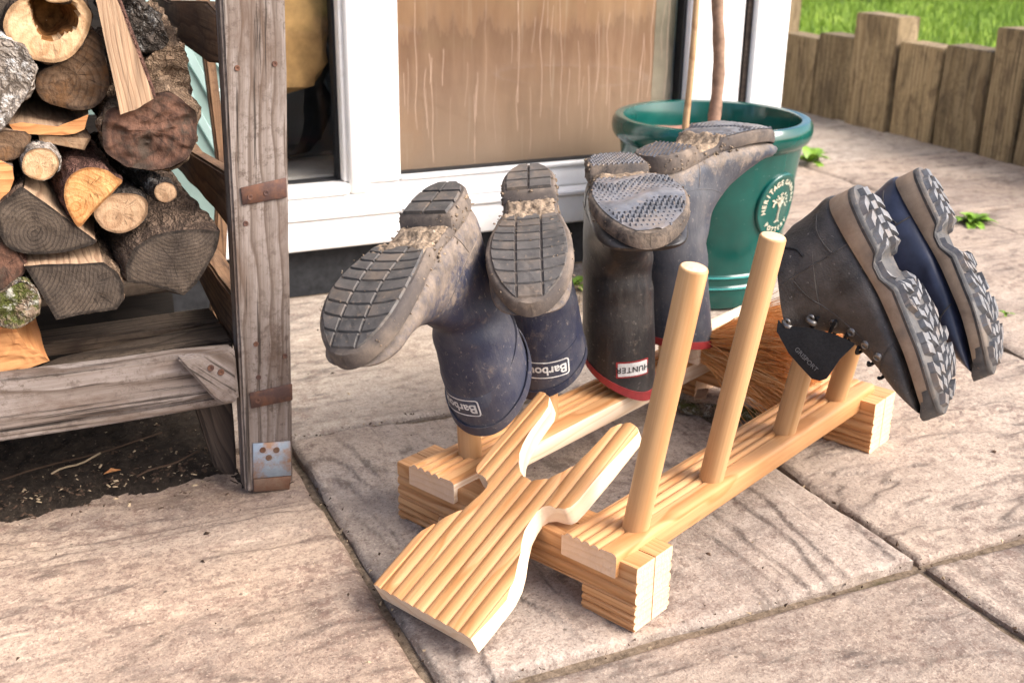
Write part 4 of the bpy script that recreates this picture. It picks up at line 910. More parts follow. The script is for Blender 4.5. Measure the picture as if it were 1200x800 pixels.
def scallop(a, b, n, depth, sub=8):
    """n rounded ridges between a and b: (position, depth below the face)"""
    out = []
    for k in range(n):
        for i in range(sub):
            t = i/sub; out.append((a+(b-a)*(k+t)/n, -depth*(1-abs(math.sin(math.pi*t))**.58)))
    out.append((b, -depth)); return out
def rnd_corner(cx, cz, r, a0, a1, n=4): return [(cx+r*math.cos(R(a0+(a1-a0)*i/n)), cz+r*math.sin(R(a0+(a1-a0)*i/n))) for i in range(n+1)]
def rail_profile(w_, t, gw, flip=False):
    top = [(y, t+d) for y, d in scallop(.004, gw, 4, .0042)]
    p = [(0, 0.001), (0, t-.006)]+[(0.001, t-.004)]+top+[(gw+.002, t-.001), (w_-.006, t-.0003)]+rnd_corner(w_-.005, t-.0055, .005, 85, 0)+[(w_, .001), (w_-.001, 0), (.001, 0)]
    if flip: p = [(w_-y, z) for y, z in p][::-1]
    return p
# long rails: grooved face up
for v0, w_, L0, L1 in ((.022, .072, -.006, .602), (.253, .074, -.006, .602)):
    mb = extrude_profile(rail_profile(w_, .0285, .050, True), L1-L0, None)
    me = mb.mesh('rail', [PINE, END_PINE, PALE], 50)
    if v0 > .1:
        for p in me.polygons:
            if p.normal.y < -.9: p.material_index = 2  # sun-facing side recoloured paler: its sunlit tone is painted in
    obj('rail', me, rack, RM @ Matrix.Translation((L0, v0, .0595)))
# cross beams: two boards on edge, grooves on the outer faces
def beam_profile(t, h, plain, n, left):
    g_ = [(-d, z) for z, d in scallop(h-plain, .002, n, .004)]        # (y inward, z)
    p = [(.001, h), (t-.0006, h), (t-.0006, 0), (.002, 0)]+[(y, z) for y, z in reversed(g_)]+[(.0008, h-plain+.001), (0, h-.006), (.0004, h-.002)]
    if not left: p = [(t-y, z) for y, z in p][::-1]
    return p
for u0 in (0, .5585):
    for side in (0, 1):
        mb = extrude_profile(beam_profile(.0325, .047, .018, 2, side == 0), .354, None)
        obj('beam_board', mb.mesh('beam_board', [PINE, END_PINE], 50), rack, RM @ Matrix(((0, 1, 0, u0+.0328*side), (1, 0, 0, 0), (0, 0, 1, .0302), (0, 0, 0, 1))))
        for v0, L_ in ((.0, .069), (.285, .069)):
            mb = extrude_profile(beam_profile(.0325, .0298, .002, 3, side == 0), L_, None)
            obj('foot', mb.mesh('foot', [PINE, END_PINE], 50), rack, RM @ Matrix(((0, 1, 0, u0+.0328*side), (1, 0, 0, v0), (0, 0, 1, .0), (0, 0, 0, 1))))
def fix_mirror(): pass
pegr = .0142
for row, (bv, lean) in enumerate(((.0445, -.163), (.290, .07))):
    for pu in ((.055, .206, .379, .521) if row == 0 else (.062, .209, .352, .487)):
        d = (U*0+Vv*lean+Z).normalized(); base = RP(pu, bv, .070); L_ = (.322 if pu < .3 else .262) if row == 0 else (.20 if pu < .3 else .12)
        mb = MB(); pr = [(0, 0), (pegr, 0), (pegr, L_-.0022), (pegr-.0006, L_-.0007), (pegr-.0018, L_), (0, L_)]
        n = 28; V = [(x, r*math.cos(2*math.pi*j/n), r*math.sin(2*math.pi*j/n)) for r, x in pr[1:-1] for j in range(n)]
        k = 4; F = [(i*n+(j+1) % n, i*n+j, (i+1)*n+j, (i+1)*n+(j+1) % n) for i in range(k-1) for j in range(n)]
        F = [f[::-1] for f in F]
        mb.add(V, F, 0); mb.f += [tuple(range(n))[::-1], tuple((k-1)*n+j for j in range(n))]; mb.m += [1, 1]
        obj('peg', mb.mesh('peg', [DOWEL, END_PINE], 40), rack, frame(base, d, Vv))
# boot brush fixed between the rails at the far end
brush = thing('boot_brush', 'brown coir boot brush with a white wooden back lying across the rack rails', 'brush', RP(.55, .25, .088))
mb = MB(); mb.box((.487, .240, .0885), (.640, .263, .139)); me = mb.mesh('brush_back', [PALE]); bevelled(me, .003)
obj('brush_back', me, brush, RM)
mb = MB(); mb.box((.503, .097, .0885), (.585, .113, .124)); me = mb.mesh('brush_back', [PALE]); bevelled(me, .003)
obj('brush_back', me, brush, RM)
rs = random.Random(12); V = []; F = []; S = []
for i in range(3600):
    a, c = rs.random(), rs.random()
    p = Vector((.492+.143*a, .2398, .093+.042*c)); L_ = rs.uniform(.13, .165)
    spread = Vector(((a-.35)*.30+rs.gauss(0, .03), -1, (c-.42)*.72+rs.gauss(0, .05)))
    if rs.random() < .04: spread += Vector((rs.gauss(0, .25), 0, rs.gauss(0, .25)))
    d = spread.normalized(); w_ = Vector((rs.gauss(0, 1), rs.gauss(0, .3), rs.gauss(0, 1)))*.006; r = rs.uniform(.0004, .0008); sh = max(0, min(1, rs.gauss(.5, .22)))
    ref = d.orthogonal().normalized(); b2 = d.cross(ref); n0 = len(V); m_ = 5
    for k in range(m_+1):
        t = k/m_; q = p+d*L_*t+w_*math.sin(t*3)+Vector((0, 0, -.012*t*t))
        for j in range(3): V.append(q+(ref*math.cos(j*2.094)+b2*math.sin(j*2.094))*r*(1-.4*t)); S.append(sh)
    F += [(n0+k*3+j, n0+k*3+(j+1) % 3, n0+(k+1)*3+(j+1) % 3, n0+(k+1)*3+j) for k in range(m_) for j in range(3)]
me = mesh('bristles', V, F, COIR, 180); at = me.attributes.new('sh', 'FLOAT', 'POINT'); at.data.foreach_set('value', S)
obj('bristles', me, brush, RM, kind='stuff')

# bits lying on the paving under and around the rack
mb = MB(); p, q = PZ(793, 476, .012), PZ(905, 490, .012)
pts = [p.lerp(q, t/10)+Vector((0, .004*math.sin(t*1.1), .002*math.cos(t*1.7))) for t in range(11)]
mb.tube(pts, [.010+.002*noise.noise(Vector((t*.7, 0, 0))) for t in range(11)], 12)
tag(obj('branch', mb.mesh('branch', BARK_MOSS, 60)), 'short mossy branch lying on the paving beneath the coir brush', 'branch')
a = PZ(820, 466, .022); mb = MB(); mb.prism([a+Vector(k) for k in ((-.012, -.004, 0), (.004, -.010, .002), (.016, .002, .008), (.002, .010, .006))], (0, 0, .004)); me = mb.mesh('wood_chip', SPLITWOOD)
tag(obj('wood_chip', me), 'pale wood chip lying on the mossy branch under the rack', 'wood chip')
mb = MB(); rs = random.Random(31)
for _ in range(70):
    if rs.random() < .6: x, y = rs.uniform(.36, .85), rs.uniform(1.42, 2.02)
    else: x, y = rs.uniform(-.25, 1.5), rs.uniform(.8, 1.4)
    a = rs.uniform(0, 6.28); l = rs.uniform(.0015, .0055); wd = l*rs.uniform(.3, .8); d = Vector((math.cos(a), math.sin(a), 0)); e = Vector((-d.y, d.x, 0)); c = Vector((x, y, .0035))
    mb.add([c-d*l, c-e*wd+Vector((0, 0, .001)), c+d*l, c+e*wd+Vector((0, 0, .0015)), c+Vector((0, 0, .003))], [(0, 1, 4), (1, 2, 4), (2, 3, 4), (3, 0, 4)], 0 if rs.random() < .75 else 1)
obj('leaf_litter', mb.mesh('leaf_litter', [CHIP, STRAW]), kind='stuff')
mb = MB(); rs = random.Random(33)
for _ in range(260):      # dry grass and leaf scraps gathered between the boots and the plinth
    x, y = rs.gauss(.93, .05), rs.gauss(1.86, .07); c = Vector((x, y, .004+.02*rs.random())); a = rs.uniform(0, 6.28); l = rs.uniform(.008, .03); d = Vector((math.cos(a), math.sin(a), rs.uniform(-.2, .6)))*l; e = Vector((-math.sin(a), math.cos(a), 0))*.0012
    mb.add([c-d-e, c-d+e, c+d+e*.4, c+d-e*.4], [(0, 1, 2, 3)], 0 if rs.random() < .6 else 1)
obj('dry_grass', mb.mesh('dry_grass', [STRAW, CHIP]), kind='stuff')

# ------------------------------------------------------------------ boot jack leaning on the near beam
sl_ = .51; ea = math.atan(sl_); JX = (U*math.cos(ea)+Z*math.sin(ea)).normalized()
JM = frame(RP(-.15, .163, .0302), JX, Vv)                      # x up the jack, y across, z out of its top face
if JM.to_3x3().col[2].z < 0: JM = frame(RP(-.15, .163, .0302), JX, -Vv)
gw = .0735; jp = [(-gw, -.026), (-gw, -.008), (-gw+.003, -.002)]+[(y, d) for y, d in scallop(-gw+.004, gw-.013, 8, .0030)]+[(gw-.012, -.0008)]+rnd_corner(gw-.006, -.0066, .006, 85, 0)+[(gw, -.026), (gw-.002, -.028), (-gw+.002, -.028)]
mb = MB(); n = len(jp); XS = [-.02+.36*k/24 for k in range(25)]
V = [(x, y, z) for x in XS for y, z in jp]; mb.add(V, [(k*n+i, k*n+(i+1) % n, (k+1)*n+(i+1) % n, (k+1)*n+i) for k in range(24) for i in range(n)], 0)
mb.f += [tuple(range(n)), tuple(24*n+i for i in range(n))[::-1]]; mb.m += [1, 1]
me = mb.mesh('boot_jack', [PINE, END_PINE]); bm = bmesh.new(); bm.from_mesh(me); bmesh.ops.recalc_face_normals(bm, faces=bm.faces[:]); bm.to_mesh(me); bm.free()
half = [(0, .071), (.03, .0725), (.055, .073), (.078, .068), (.095, .060), (.112, .050), (.130, .041), (.147, .037), (.158, .0365), (.164, .039), (.169, .047), (.1705, .058), (.172, .064), (.178, .068), (.19, .0695), (.30, .0735), (.303, .072), (.304, .062), (.300, .052), (.288, .0455), (.268, .044), (.248, .042), (.228, .037), (.214, .032), (.205, .026), (.194, .015), (.189, .006)]
outl = [(x, -y) for x, y in half]+[(x, y) for x, y in reversed(half)]
jm2 = MB(); jm2.prism([(x, y, .02) for x, y in outl], (0, 0, -.08), 0); me2 = jm2.mesh('cutter', [PALE])
bm = bmesh.new(); bm.from_mesh(me2); bmesh.ops.recalc_face_normals(bm, faces=bm.faces[:]); bm.to_mesh(me2); bm.free()
oa = bpy.data.objects.new('a', me); ob = bpy.data.objects.new('b', me2); col.objects.link(oa); col.objects.link(ob)
md = oa.modifiers.new('b', 'BOOLEAN'); md.operation = 'INTERSECT'; md.object = ob; md.solver = 'EXACT'; md.material_mode = 'TRANSFER'
bpy.context.view_layer.update()
mj = bpy.data.meshes.new_from_object(oa.evaluated_get(bpy.context.evaluated_depsgraph_get()))
bpy.data.objects.remove(oa); bpy.data.objects.remove(ob)
mj.polygons.foreach_set('use_smooth', [True]*len(mj.polygons)); mj.set_sharp_from_angle(angle=R(45)); mj.name = 'boot_jack'
tag(obj('boot_jack', mj, None, JM), 'grooved pine boot jack with a forked top leaning on the near beam of the rack', 'boot jack')

# ================================================================== BOOTS
def catmull(P, n):
    out = []; k = len(P)-1
    for i in range(n+1):
        t = i/n*k; a = min(int(t), k-1); f = t-a
        p0, p1, p2, p3 = P[max(a-1, 0)], P[a], P[a+1], P[min(a+2, k)]
        out.append([.5*((2*b)+(c-a_)*f+(2*a_-5*b+4*c-d)*f*f+(d-a_+3*b-3*c)*f**3) for a_, b, c, d in zip(p0, p1, p2, p3)])
    return out
def loft(rings, S, n=64, seed=1, wr=.0012, inner=.05, shear=0, H=.28, noise_fn=None):
    """rings: back y,z  front y,z  half width  squareness"""
    V = []; off = Vector((seed*3.3, seed*1.7, 0))
    for (by, bz, fy, fz, hw, sq) in rings:
        c = Vector((0, (by+fy)/2, (bz+fz)/2)); e = Vector((0, (fy-by)/2, (fz-bz)/2))
        for j in range(n):
            a = 2*math.pi*j/n; ca, sa = math.cos(a), math.sin(a)
            p = c+e*math.copysign(abs(ca)**sq, ca)+Vector((hw*math.copysign(abs(sa)**sq, sa), 0, 0))
            if shear and p.z > .15: p.z += shear*p.x*((p.z-.15)/(H-.15))
            nn = Vector((sa*hw, e.y*ca, e.z*ca)); nn.normalize()
            w_ = wr*(noise.noise(p*16+off)*1.3+.5*noise.noise(Vector((p.x*22, p.y*22, p.z*60))+off))
            if noise_fn: w_ += noise_fn(p, a)
            V.append((p+nn*w_)*S)
    k = len(rings); F = [(i*n+(j+1) % n, i*n+j, (i+1)*n+j, (i+1)*n+(j+1) % n) for i in range(k-1) for j in range(n)]
    m = len(V); V.append(sum((Vector(V[(k-1)*n+j]) for j in range(n)), Vector())/n); F += [((k-1)*n+j, m, (k-1)*n+(j+1) % n) for j in range(n)][::1]
    # inside of the shaft
    if inner:
        r0 = [Vector(V[j]) for j in range(n)]; cc = sum(r0, Vector())/n; b = len(V); 
        for s, dz in ((.955, 0), (.94, -.02), (.93, -inner)): V += [cc+(q-cc)*s+Vector((0, 0, dz*S)) for q in r0]
        F += [(j, (j+1) % n, b+(j+1) % n, b+j) for j in range(n)]
        for q in (0, 1): F += [(b+q*n+j, b+q*n+(j+1) % n, b+(q+1)*n+(j+1) % n, b+(q+1)*n+j) for j in range(n)]
        m = len(V); V.append(cc+Vector((0, 0, -inner*S))); F += [(b+2*n+j, b+2*n+(j+1) % n, m) for j in range(n)]
    return V, F
def interp(tab, y):
    if y <= tab[0][0]: return tab[0][1]
    for i in range(len(tab)-1):
        (a, p), (b, q) = tab[i], tab[i+1]
        if y <= b:
            d = (q-p)/(b-a); t = (y-a)/(b-a)
            def sl(k):
                if k <= 0 or k >= len(tab)-1: return d
                l = (tab[k][1]-tab[k-1][1])/(tab[k][0]-tab[k-1][0]); r = (tab[k+1][1]-tab[k][1])/(tab[k+1][0]-tab[k][0])
                return 0 if l*r <= 0 else 2*l*r/(l+r)
            m0, m1 = sl(i)*(b-a), sl(i+1)*(b-a)
            return p*(2*t**3-3*t*t+1)+m0*(t**3-2*t*t+t)+q*(3*t*t-2*t**3)+m1*(t**3-t*t)
    return tab[-1][1]
def sole_mesh(L_, wtab, zb, zt, S, extra=.003, n=70, rows=None, y0=.0004):
    V = []; rows = rows or n; ys = [y for y in [L_*.5*(1-math.cos(math.pi*(i+.5)/rows)) for i in range(rows)] if y > y0+.001]; ys = [y0]+ys+[L_-.0004]
    for y in ys:
        wl, wr_ = interp(wtab[0], y)+extra, interp(wtab[1], y)+extra
        b, t = zb(y), zt(y); r = min(.003, (t-b)*.4)
        for x, z in ((-wl+.0015, t+.002), (-wl-.0006, t-r), (-wl, (b+t)/2), (-wl, b+r), (-wl+r, b), (0, b), (wr_-r, b), (wr_, b+r), (wr_, (b+t)/2), (wr_+.0006, t-r), (wr_-.0015, t+.002)): V.append((x*S, y*S, z*S))
    k = 11; F = [(i*k+j, i*k+j+1, (i+1)*k+j+1, (i+1)*k+j) for i in range(len(ys)-1) for j in range(k)if j < k-1] + [(i*k+k-1, i*k, (i+1)*k, (i+1)*k+k-1) for i in range(len(ys)-1)]
    F += [tuple(range(k))[::-1], tuple((len(ys)-1)*k+j for j in range(k))]
    return V, F
def block(x0, x1, y0, y1, wtab, zb, h, S, mat, parent, M, name='tread_block', curve=0, skew=0, inset=.0035, nx=4, ny=2, taper=.0009):
    def W(y): return -(interp(wtab[0], y)-inset), interp(wtab[1], y)-inset
    G = []
    for j in range(ny+1):
        y = y0+(y1-y0)*j/ny; row = []
        for i in range(nx+1):
            x = x0+(x1-x0)*i/nx; yy = y+curve*x*x+skew*x; a, b = W(yy); xx = max(a, min(b, x)); row.append((xx, yy))
        G.append(row)
    if max(p[0] for r in G for p in r)-min(p[0] for r in G for p in r) < .004: return
    cx = sum(p[0] for r in G for p in r)/((nx+1)*(ny+1)); cy = sum(p[1] for r in G for p in r)/((nx+1)*(ny+1))
    top = []; bot = []
    for r in G:
        for x, y in r:
            bot.append((x*S, y*S, (zb(y)+.0005)*S)); dx, dy = cx-x, cy-y; l = math.hypot(dx, dy) or 1
            q = (x+dx/l*taper, y+dy/l*taper); top.append((q[0]*S, q[1]*S, (zb(y)-h)*S))
    m = len(bot); c = nx+1; F = [(m+j*c+i, m+(j+1)*c+i, m+(j+1)*c+i+1, m+j*c+i+1) for j in range(ny) for i in range(nx)]
    rim = [i for i in range(nx+1)]+[j*c+nx for j in range(1, ny+1)]+[ny*c+i for i in range(nx-1, -1, -1)]+[j*c for j in range(ny-1, 0, -1)]
    F += [(rim[k], m+rim[k], m+rim[(k+1) % len(rim)], rim[(k+1) % len(rim)]) for k in range(len(rim))]
    return obj(name, mesh(name, bot+top, F, mat), parent, M)
def on_surface(bvh, pts, n, off, S):
    n = Vector(n).normalized(); out = []
    for p in pts:
        h = bvh.ray_cast(Vector(p)+n*.12, -n)
        out.append((h[0] if h[0] is not None else Vector(p))+n*off)
    return out
def dense(V, F, maxl):
    bm = bmesh.new(); vv = [bm.verts.new(v) for v in V]
    for f in F:
        try: bm.faces.new([vv[i] for i in f])
        except Exception: pass
    bmesh.ops.triangulate(bm, faces=bm.faces[:])
    for _ in range(4):
        es = [e for e in bm.edges if e.calc_length() > maxl]
        if not es: break
        bmesh.ops.subdivide_edges(bm, edges=es, cuts=1)
        bmesh.ops.triangulate(bm, faces=[f for f in bm.faces if len(f.verts) > 3])
    bm.verts.index_update(); r = [v.co.copy() for v in bm.verts], [tuple(v.index for v in f.verts) for f in bm.faces]; bm.free(); return r
def label_mesh(bvh, V, F, c, ex, ey, n, off, S, maxl=.004):
    V, F = dense(V, F, maxl); ex, ey = Vector(ex), Vector(ey)
    return on_surface(bvh, [Vector(c)+ex*v[0]+ey*v[1] for v in V], n, off, S), F
def rrect(w_, h, r, n=5):
    out = []
    for cx, cy, a0 in ((w_-r, h-r, 0), (-w_+r, h-r, 90), (-w_+r, -h+r, 180), (w_-r, -h+r, 270)):
        out += [(cx+r*math.cos(R(a0+90*i/n)), cy+r*math.sin(R(a0+90*i/n))) for i in range(n+1)]
    return out
def ring2d(w_, h, r, th):
    a, b = rrect(w_, h, r), rrect(w_-th, h-th, max(r-th, .0005)); n = len(a)
    return [(x, y, 0) for x, y in a+b], [(i, (i+1) % n, n+(i+1) % n, n+i) for i in range(n)]
def poseM(e, t): return Matrix.Translation(t) @ Euler([R(x) for x in e], 'XYZ').to_matrix().to_4x4()
def wtab(f=1):
    l = [(0, -.002), (.001, .006), (.004, .0145), (.010, .0215), (.022, .0275), (.045, .0308), (.075, .0292), (.105, .0285), (.14, .0345), (.18, .0435), (.205, .0455), (.228, .0425), (.245, .0365), (.258, .0285), (.267, .0205), (.273, .0115), (.2755, .004), (.276, -.0015)]
    r = [(0, -.002), (.001, .006), (.004, .0145), (.010, .0215), (.022, .0275), (.045, .0308), (.075, .0305), (.105, .0312), (.14, .0375), (.18, .0455), (.205, .047), (.228, .0445), (.245, .0387), (.258, .0302), (.267, .0215), (.273, .012), (.2755, .004), (.276, -.0015)]
    return ([(y, w_*f) for y, w_ in l], [(y, w_*f) for y, w_ in r])
def spring(y): return 2.4*max(0, y-.165)**2
def wzb(y):
    if y < .070: return .0035
    if y < .074: return .0035+.0125*(y-.070)/.004
    if y < .115: return .016
    if y < .130: return .016-.010*(y-.115)/.015
    return .006+spring(y)
def wzt(y): return (.026 if y < .08 else .026-.004*min(1, (y-.08)/.05))+spring(y)*1.0
def welly(label, M, S, rub, tread, style, H, group, seed, rimslant=0, shear=0, ws=1, fs=1, lab=0):
    WT = wtab(fs)
    T = thing('wellington_boot', label, 'boot', M, group)
    fr, bk = (.120, -.006)
    rings = [(bk, H-rimslant, fr, H, .0615, .95), (bk+.001, H*.80, fr-.005, H*.82, .0590, .96), (.001, H*.58, .110, H*.62, .0535, .97), (.004, .125, .106, .150, .0465, .96),
             (.003, .095, .108, .132, .0440, .93), (-.001, .062, .117, .118, .0425, .9), (-.002, .036, .130, .107, .0405, .85), (.016, .020, .146, .096, .0375, .78), (.060, .018, .163, .085, .037, .74),
             (.105, .020, .182, .0755, .040, .72), (.145, .020, .203, .068, .0445, .72), (.185, .022+spring(.185), .224, .062, .0455, .74), (.222, .022+spring(.222), .245, .0635, .0435, .8), (.250, .024+spring(.25), .264, .0590, .036, .9), (.266, .030+spring(.26), .2725, .0525, .021, 1)]
    if style == 'hunter': rings = [(.004, H-rimslant, .106, H, .0480, .95), (.005, H*.80, .104, H*.82, .0470, .96), (.005, H*.58, .103, H*.62, .0455, .97), (.005, .125, .103, .150, .0440, .96), (.003, .095, .107, .132, .0440, .93)]+rings[5:]; ws = 1
    rings = [(a, b, c, d, e*(ws if q < 6 else ws+(fs-ws)*min(1, (q-5)/4)), g) for q, (a, b, c, d, e, g) in enumerate(rings)]
    if ws != 1: rings = [(a+(1-ws)*.045 if q < 4 else a, b, c-(1-ws)*.06 if q < 4 else c, d, e, g) for q, (a, b, c, d, e, g) in enumerate(rings)]
    def folds(p, a):
        return .0019*math.sin(p.z*150+3*math.cos(a))*math.exp(-((p.z-.145)/.035)**2)*(.5+.5*math.cos(a))
    V, F = loft(catmull(rings, 60), S, 72, seed, .0016, .05, shear, H, folds)
    obj('upper', mesh('upper', V, F, rub, 60), T)
    bvh = BVHTree.FromPolygons([Vector(v) for v in V], F)
    # binding round the opening
    rr = catmull(rings, 60); band = [list(x) for x in rr[:4]] if style == 'navy' else [list(x) for x in rr[:4]]
    bw = .011 if style == 'hunter' else .0125
    base = rr[0]; b0 = [base[0]-.0012, base[1]+.0006, base[2]+.0012, base[3]+.0006, base[4]+.0012, base[5]]; b1 = b0[:]; b1[1] -= bw; b1[3] -= bw
    bm_ = [b0, [(b0[i]+b1[i])/2 for i in range(6)], b1, [x if i not in (0, 2, 4) else x+(.0016, 0, -.0016, 0, -.0016)[i] for i, x in enumerate(b1)]]
    Vb, Fb = loft(bm_, S, 72, seed, .0016, 0, shear, H); Fb = [f for f in Fb if max(f) != 4*72]
    obj('rim_band', mesh('rim_band', Vb, Fb, RED if style == 'hunter' else rub, 50), T)
    V2, F2 = sole_mesh(.276, WT, wzb, wzt, S, .0022, 90)
    me = mesh('sole', V2, F2, [WELT if style == 'navy' or rub is RUB_SLATE else WELTD, TREADGAP], 45)
    for p in me.polygons:
        if p.normal.z < -.8: p.material_index = 1
    so_ = obj('sole', me, T)
    # foxing strip above the sole
    V3 = []; n3 = 80
    if style == 'navy':
        for r_ in range(9):
            y = .129+.0158*r_
            for x0, x1 in ((-.05, -.0152), (-.0138, .0138), (.0152, .05)):
                block(x0, x1, y, y+.0143, WT, wzb, .0026, S, tread, so_, M, curve=-3.2, taper=.0014)
        for r_ in range(3):
            y = .004+.022*r_
            for x0, x1 in ((-.034, -.0008), (.0008, .034)):
                block(x0, x1, y, y+.0195, WT, wzb, .0036, S, tread, so_, M, curve=0)
    else:
        mb = MB(); st = .0062
        for j in range(48):
            y = .004+st*j
            if .068 < y < .128 or y > .268: continue
            for i in range(-9, 10):
                x = (i+.5*(j % 2))*st; 
                if not (-(interp(WT[0], y)-.003) < x < interp(WT[1], y)-.003): continue
                wave_ = .0035*math.sin(y*85+math.sin(x*60)*1.2) if y > .12 else 0
                zb_ = wzb(y)+.001; q = st*.46
                z1 = zb_-.003-max(0, wave_)
                mb.add([(a*S, b*S, c*S) for a, b, c in ((x-q, y, zb_), (x, y-q*.8, zb_), (x+q, y, zb_), (x, y+q*.8, zb_), (x-q*.5, y, z1), (x, y-q*.4, z1), (x+q*.5, y, z1), (x, y+q*.4, z1))], [(4, 7, 6, 5), (0, 4, 5, 1), (1, 5, 6, 2), (2, 6, 7, 3), (3, 7, 4, 0)])
        o_ = obj('tread', mb.mesh('tread', tread), so_, M, kind='stuff')
        V4 = []; m_ = 26
        for j in range(m_+1):
            y = .128+(.272-.128)*j/m_
            for i in range(13):
                x = (i/6-1); xx = x*(interp(WT[0] if x < 0 else WT[1], y)-.002)
                V4.append((xx*S, y*S, (wzb(y)-.0012-.0042*max(0, math.sin(y*92+math.sin(xx*55)*1.3))*(1-abs(x)**4))*S))
        obj('tread_pad', mesh('tread_pad', V4, [(j*13+i, (j+1)*13+i, (j+1)*13+i+1, j*13+i+1) for j in range(m_) for i in range(12)], tread, 60), so_, M)
    # caked mud in the arch and on the heel breast
    rs = random.Random(seed); V5 = []; a, b = 44, 34
    for j in range(b+1):
        y = .066+(.160-.066)*j/b
        for i in range(a+1):
            x = i/a*2-1; xx = x*(interp(WT[0] if x < 0 else WT[1], y)+.0016)
            edge = min(1, (1-abs(x))*5, j/b*6 if True else 1, (1-j/b)*3.5)
            lump = .5+.5*noise.noise(Vector((xx*70, y*70, seed)))+.35*noise.noise(Vector((xx*170, y*170, seed)))+.2*noise.noise(Vector((xx*380, y*380, seed)))
            base_z = max(wzb(y), .0075) if y > .07 else wzb(y)+.003
            V5.append((xx*S, y*S, (base_z-.0078*lump*edge+.0035*(1-edge))*S))
    obj('caked_mud', mesh('caked_mud', V5, [(j*(a+1)+i, (j+1)*(a+1)+i, (j+1)*(a+1)+i+1, j*(a+1)+i+1) for j in range(b) for i in range(a)], MUD, 180), so_, M)
    # crumbs of mud stuck round the heel, the arch and the welt
    mb = MB(); rs = random.Random(seed*7)
    for _ in range(260):
        y = rs.choice((rs.uniform(.002, .075), rs.uniform(.06, .15), rs.uniform(.1, .26))); sd = rs.choice((-1, 1)); wq = interp(WT[0] if sd < 0 else WT[1], y)
        if rs.random() < .6: p = Vector((sd*(wq+.0025), y, wzb(y)+rs.uniform(.001, .022)))
        else: p = Vector((rs.uniform(-wq, wq), y, max(wzb(y), .006)-.0015))
        r = rs.uniform(.0008, .0030)*(1 if y < .15 else .6); ax = [Vector((rs.gauss(0, 1), rs.gauss(0, 1), rs.gauss(0, 1))).normalized()*r*rs.uniform(.6, 1.3) for _ in range(3)]
        mb.add([(p+q)*S for q in (ax[0], ax[1], -ax[0], -ax[1], ax[2], -ax[2])], [(0, 1, 4), (1, 2, 4), (2, 3, 4), (3, 0, 4), (1, 0, 5), (2, 1, 5), (3, 2, 5), (0, 3, 5)])
    obj('mud_crumbs', mb.mesh('mud_crumbs', MUD, 180), so_, M, kind='stuff')
    # heel seam and strap line on the upper
    mb = MB()
    for sgn in (-1, 1):
        pts = [(sgn*.1, y, z) for y, z in [(.002+.012*k, .058-.0016*k+.0004*k*k) for k in range(14)]]
        pp = []
        for p in pts:
            h = bvh.ray_cast(Vector(p)*S, Vector((-sgn, 0, 0)))
            if h[0] is not None: pp.append(h[0])
        if len(pp) > 3: mb.tube(pp, .0008, 5)
        pp = []
        for k in range(9):
            h = bvh.ray_cast(Vector((sgn*.1, .074-.0015*k, .024+.0042*k))*S, Vector((-sgn, 0, 0)))
            if h[0] is not None: pp.append(h[0])
        if len(pp) > 3: mb.tube(pp, .0009, 5)
    obj('seam', mb.mesh('seam', WELT if style == 'navy' else rub, 60), T)
    # badge on the front of the leg
    la = R(lab); n_ = Vector((math.sin(la), math.cos(la), 0)); ex_ = Vector((-math.cos(la), math.sin(la), 0)); ctr = Vector((0, .057, 0))
    if style == 'navy':
        c = (ctr+n_*.06+Vector((0, 0, H-.040)))*S; hw = .032*S; hh = .012*S
        V6, F6 = ring2d(hw, hh, .004, .0015); Va, Fa = label_mesh(bvh, V6, F6, c, ex_, (0, 0, 1), n_, .0006, S)
        mb = MB(); mb.add(Va, Fa); V7, F7 = glyphs('Barbour', .0175*S, .0004); Va, Fa = label_mesh(bvh, V7, F7, c+Vector((0, 0, .0005)), ex_, (0, 0, 1), n_, .0006, S)
        mb.add(Va, Fa); obj('badge', mb.mesh('badge', WHITE_INK), T)
    else:
        c = (ctr+n_*.049+Vector((0, 0, H-.036)))*S; hw = .0225*S; hh = .0112*S
        for w_, h, mt, of, nm in ((hw, hh, RED, .0008, 'badge'), (hw-.0022, hh-.0022, WHITE_INK, .0013, 'badge_face')):
            q = rrect(w_, h, .001, 2); Va, Fa = label_mesh(bvh, [(x, y, 0) for x, y in q], [tuple(range(len(q)))], c, ex_, (0, 0, 1), n_, of, S)
            bo_ = obj(nm, mesh(nm, Va, Fa, mt), T)
        V7, F7 = glyphs('HUNTER', .0110*S, .0002, 1.1); Va, Fa = label_mesh(bvh, V7, F7, c, ex_, (0, 0, 1), n_, .0017, S); obj('lettering', mesh('lettering', Va, Fa, BLACK_INK), T)
    return T
GN = 'upturned boots on the rack'
welly('muddy navy wellington boot upturned on the first rear peg, toe towards the log store', poseM((199.3, -8.5, 308.8), (.4567, 1.1471, .4241)), .975, RUB_NAVY, TREAD_NAVY, 'navy', .287, GN, 1, .080, 0, .88, 1.03, -26)
welly('muddy navy wellington boot upturned on the second rear peg, sole facing the front', poseM((193.6, -6.0, -27.0), (.5897, 1.2233, .4178)), .953, RUB_NAVY, TREAD_NAVY, 'navy', .285, GN, 2, .03, -.28, .90, 1.02)
welly('black wellington boot with red rim, upturned with its toe towards the viewer', poseM((179.7, -3.2, -20.4), (.7559, 1.3186, .4019)), 1.035, RUB_BLACK, TREAD_BLACK, 'hunter', .300, GN, 3, .035, .5, .88, 1.16, 14)
welly('slate grey wellington boot with red rim, upturned with its toe against the green pot', Matrix(((-0.3593, 0.9266, 0.111, 0.7835), (0.93215, 0.36205, -0.00497, 1.274), (-0.04479, 0.10168, -0.99381, 0.4047), (0, 0, 0, 1))), 1.0, RUB_SLATE, TREAD_BLACK, 'hunter', .305, GN, 4, .03, 0, .92, 1.10)

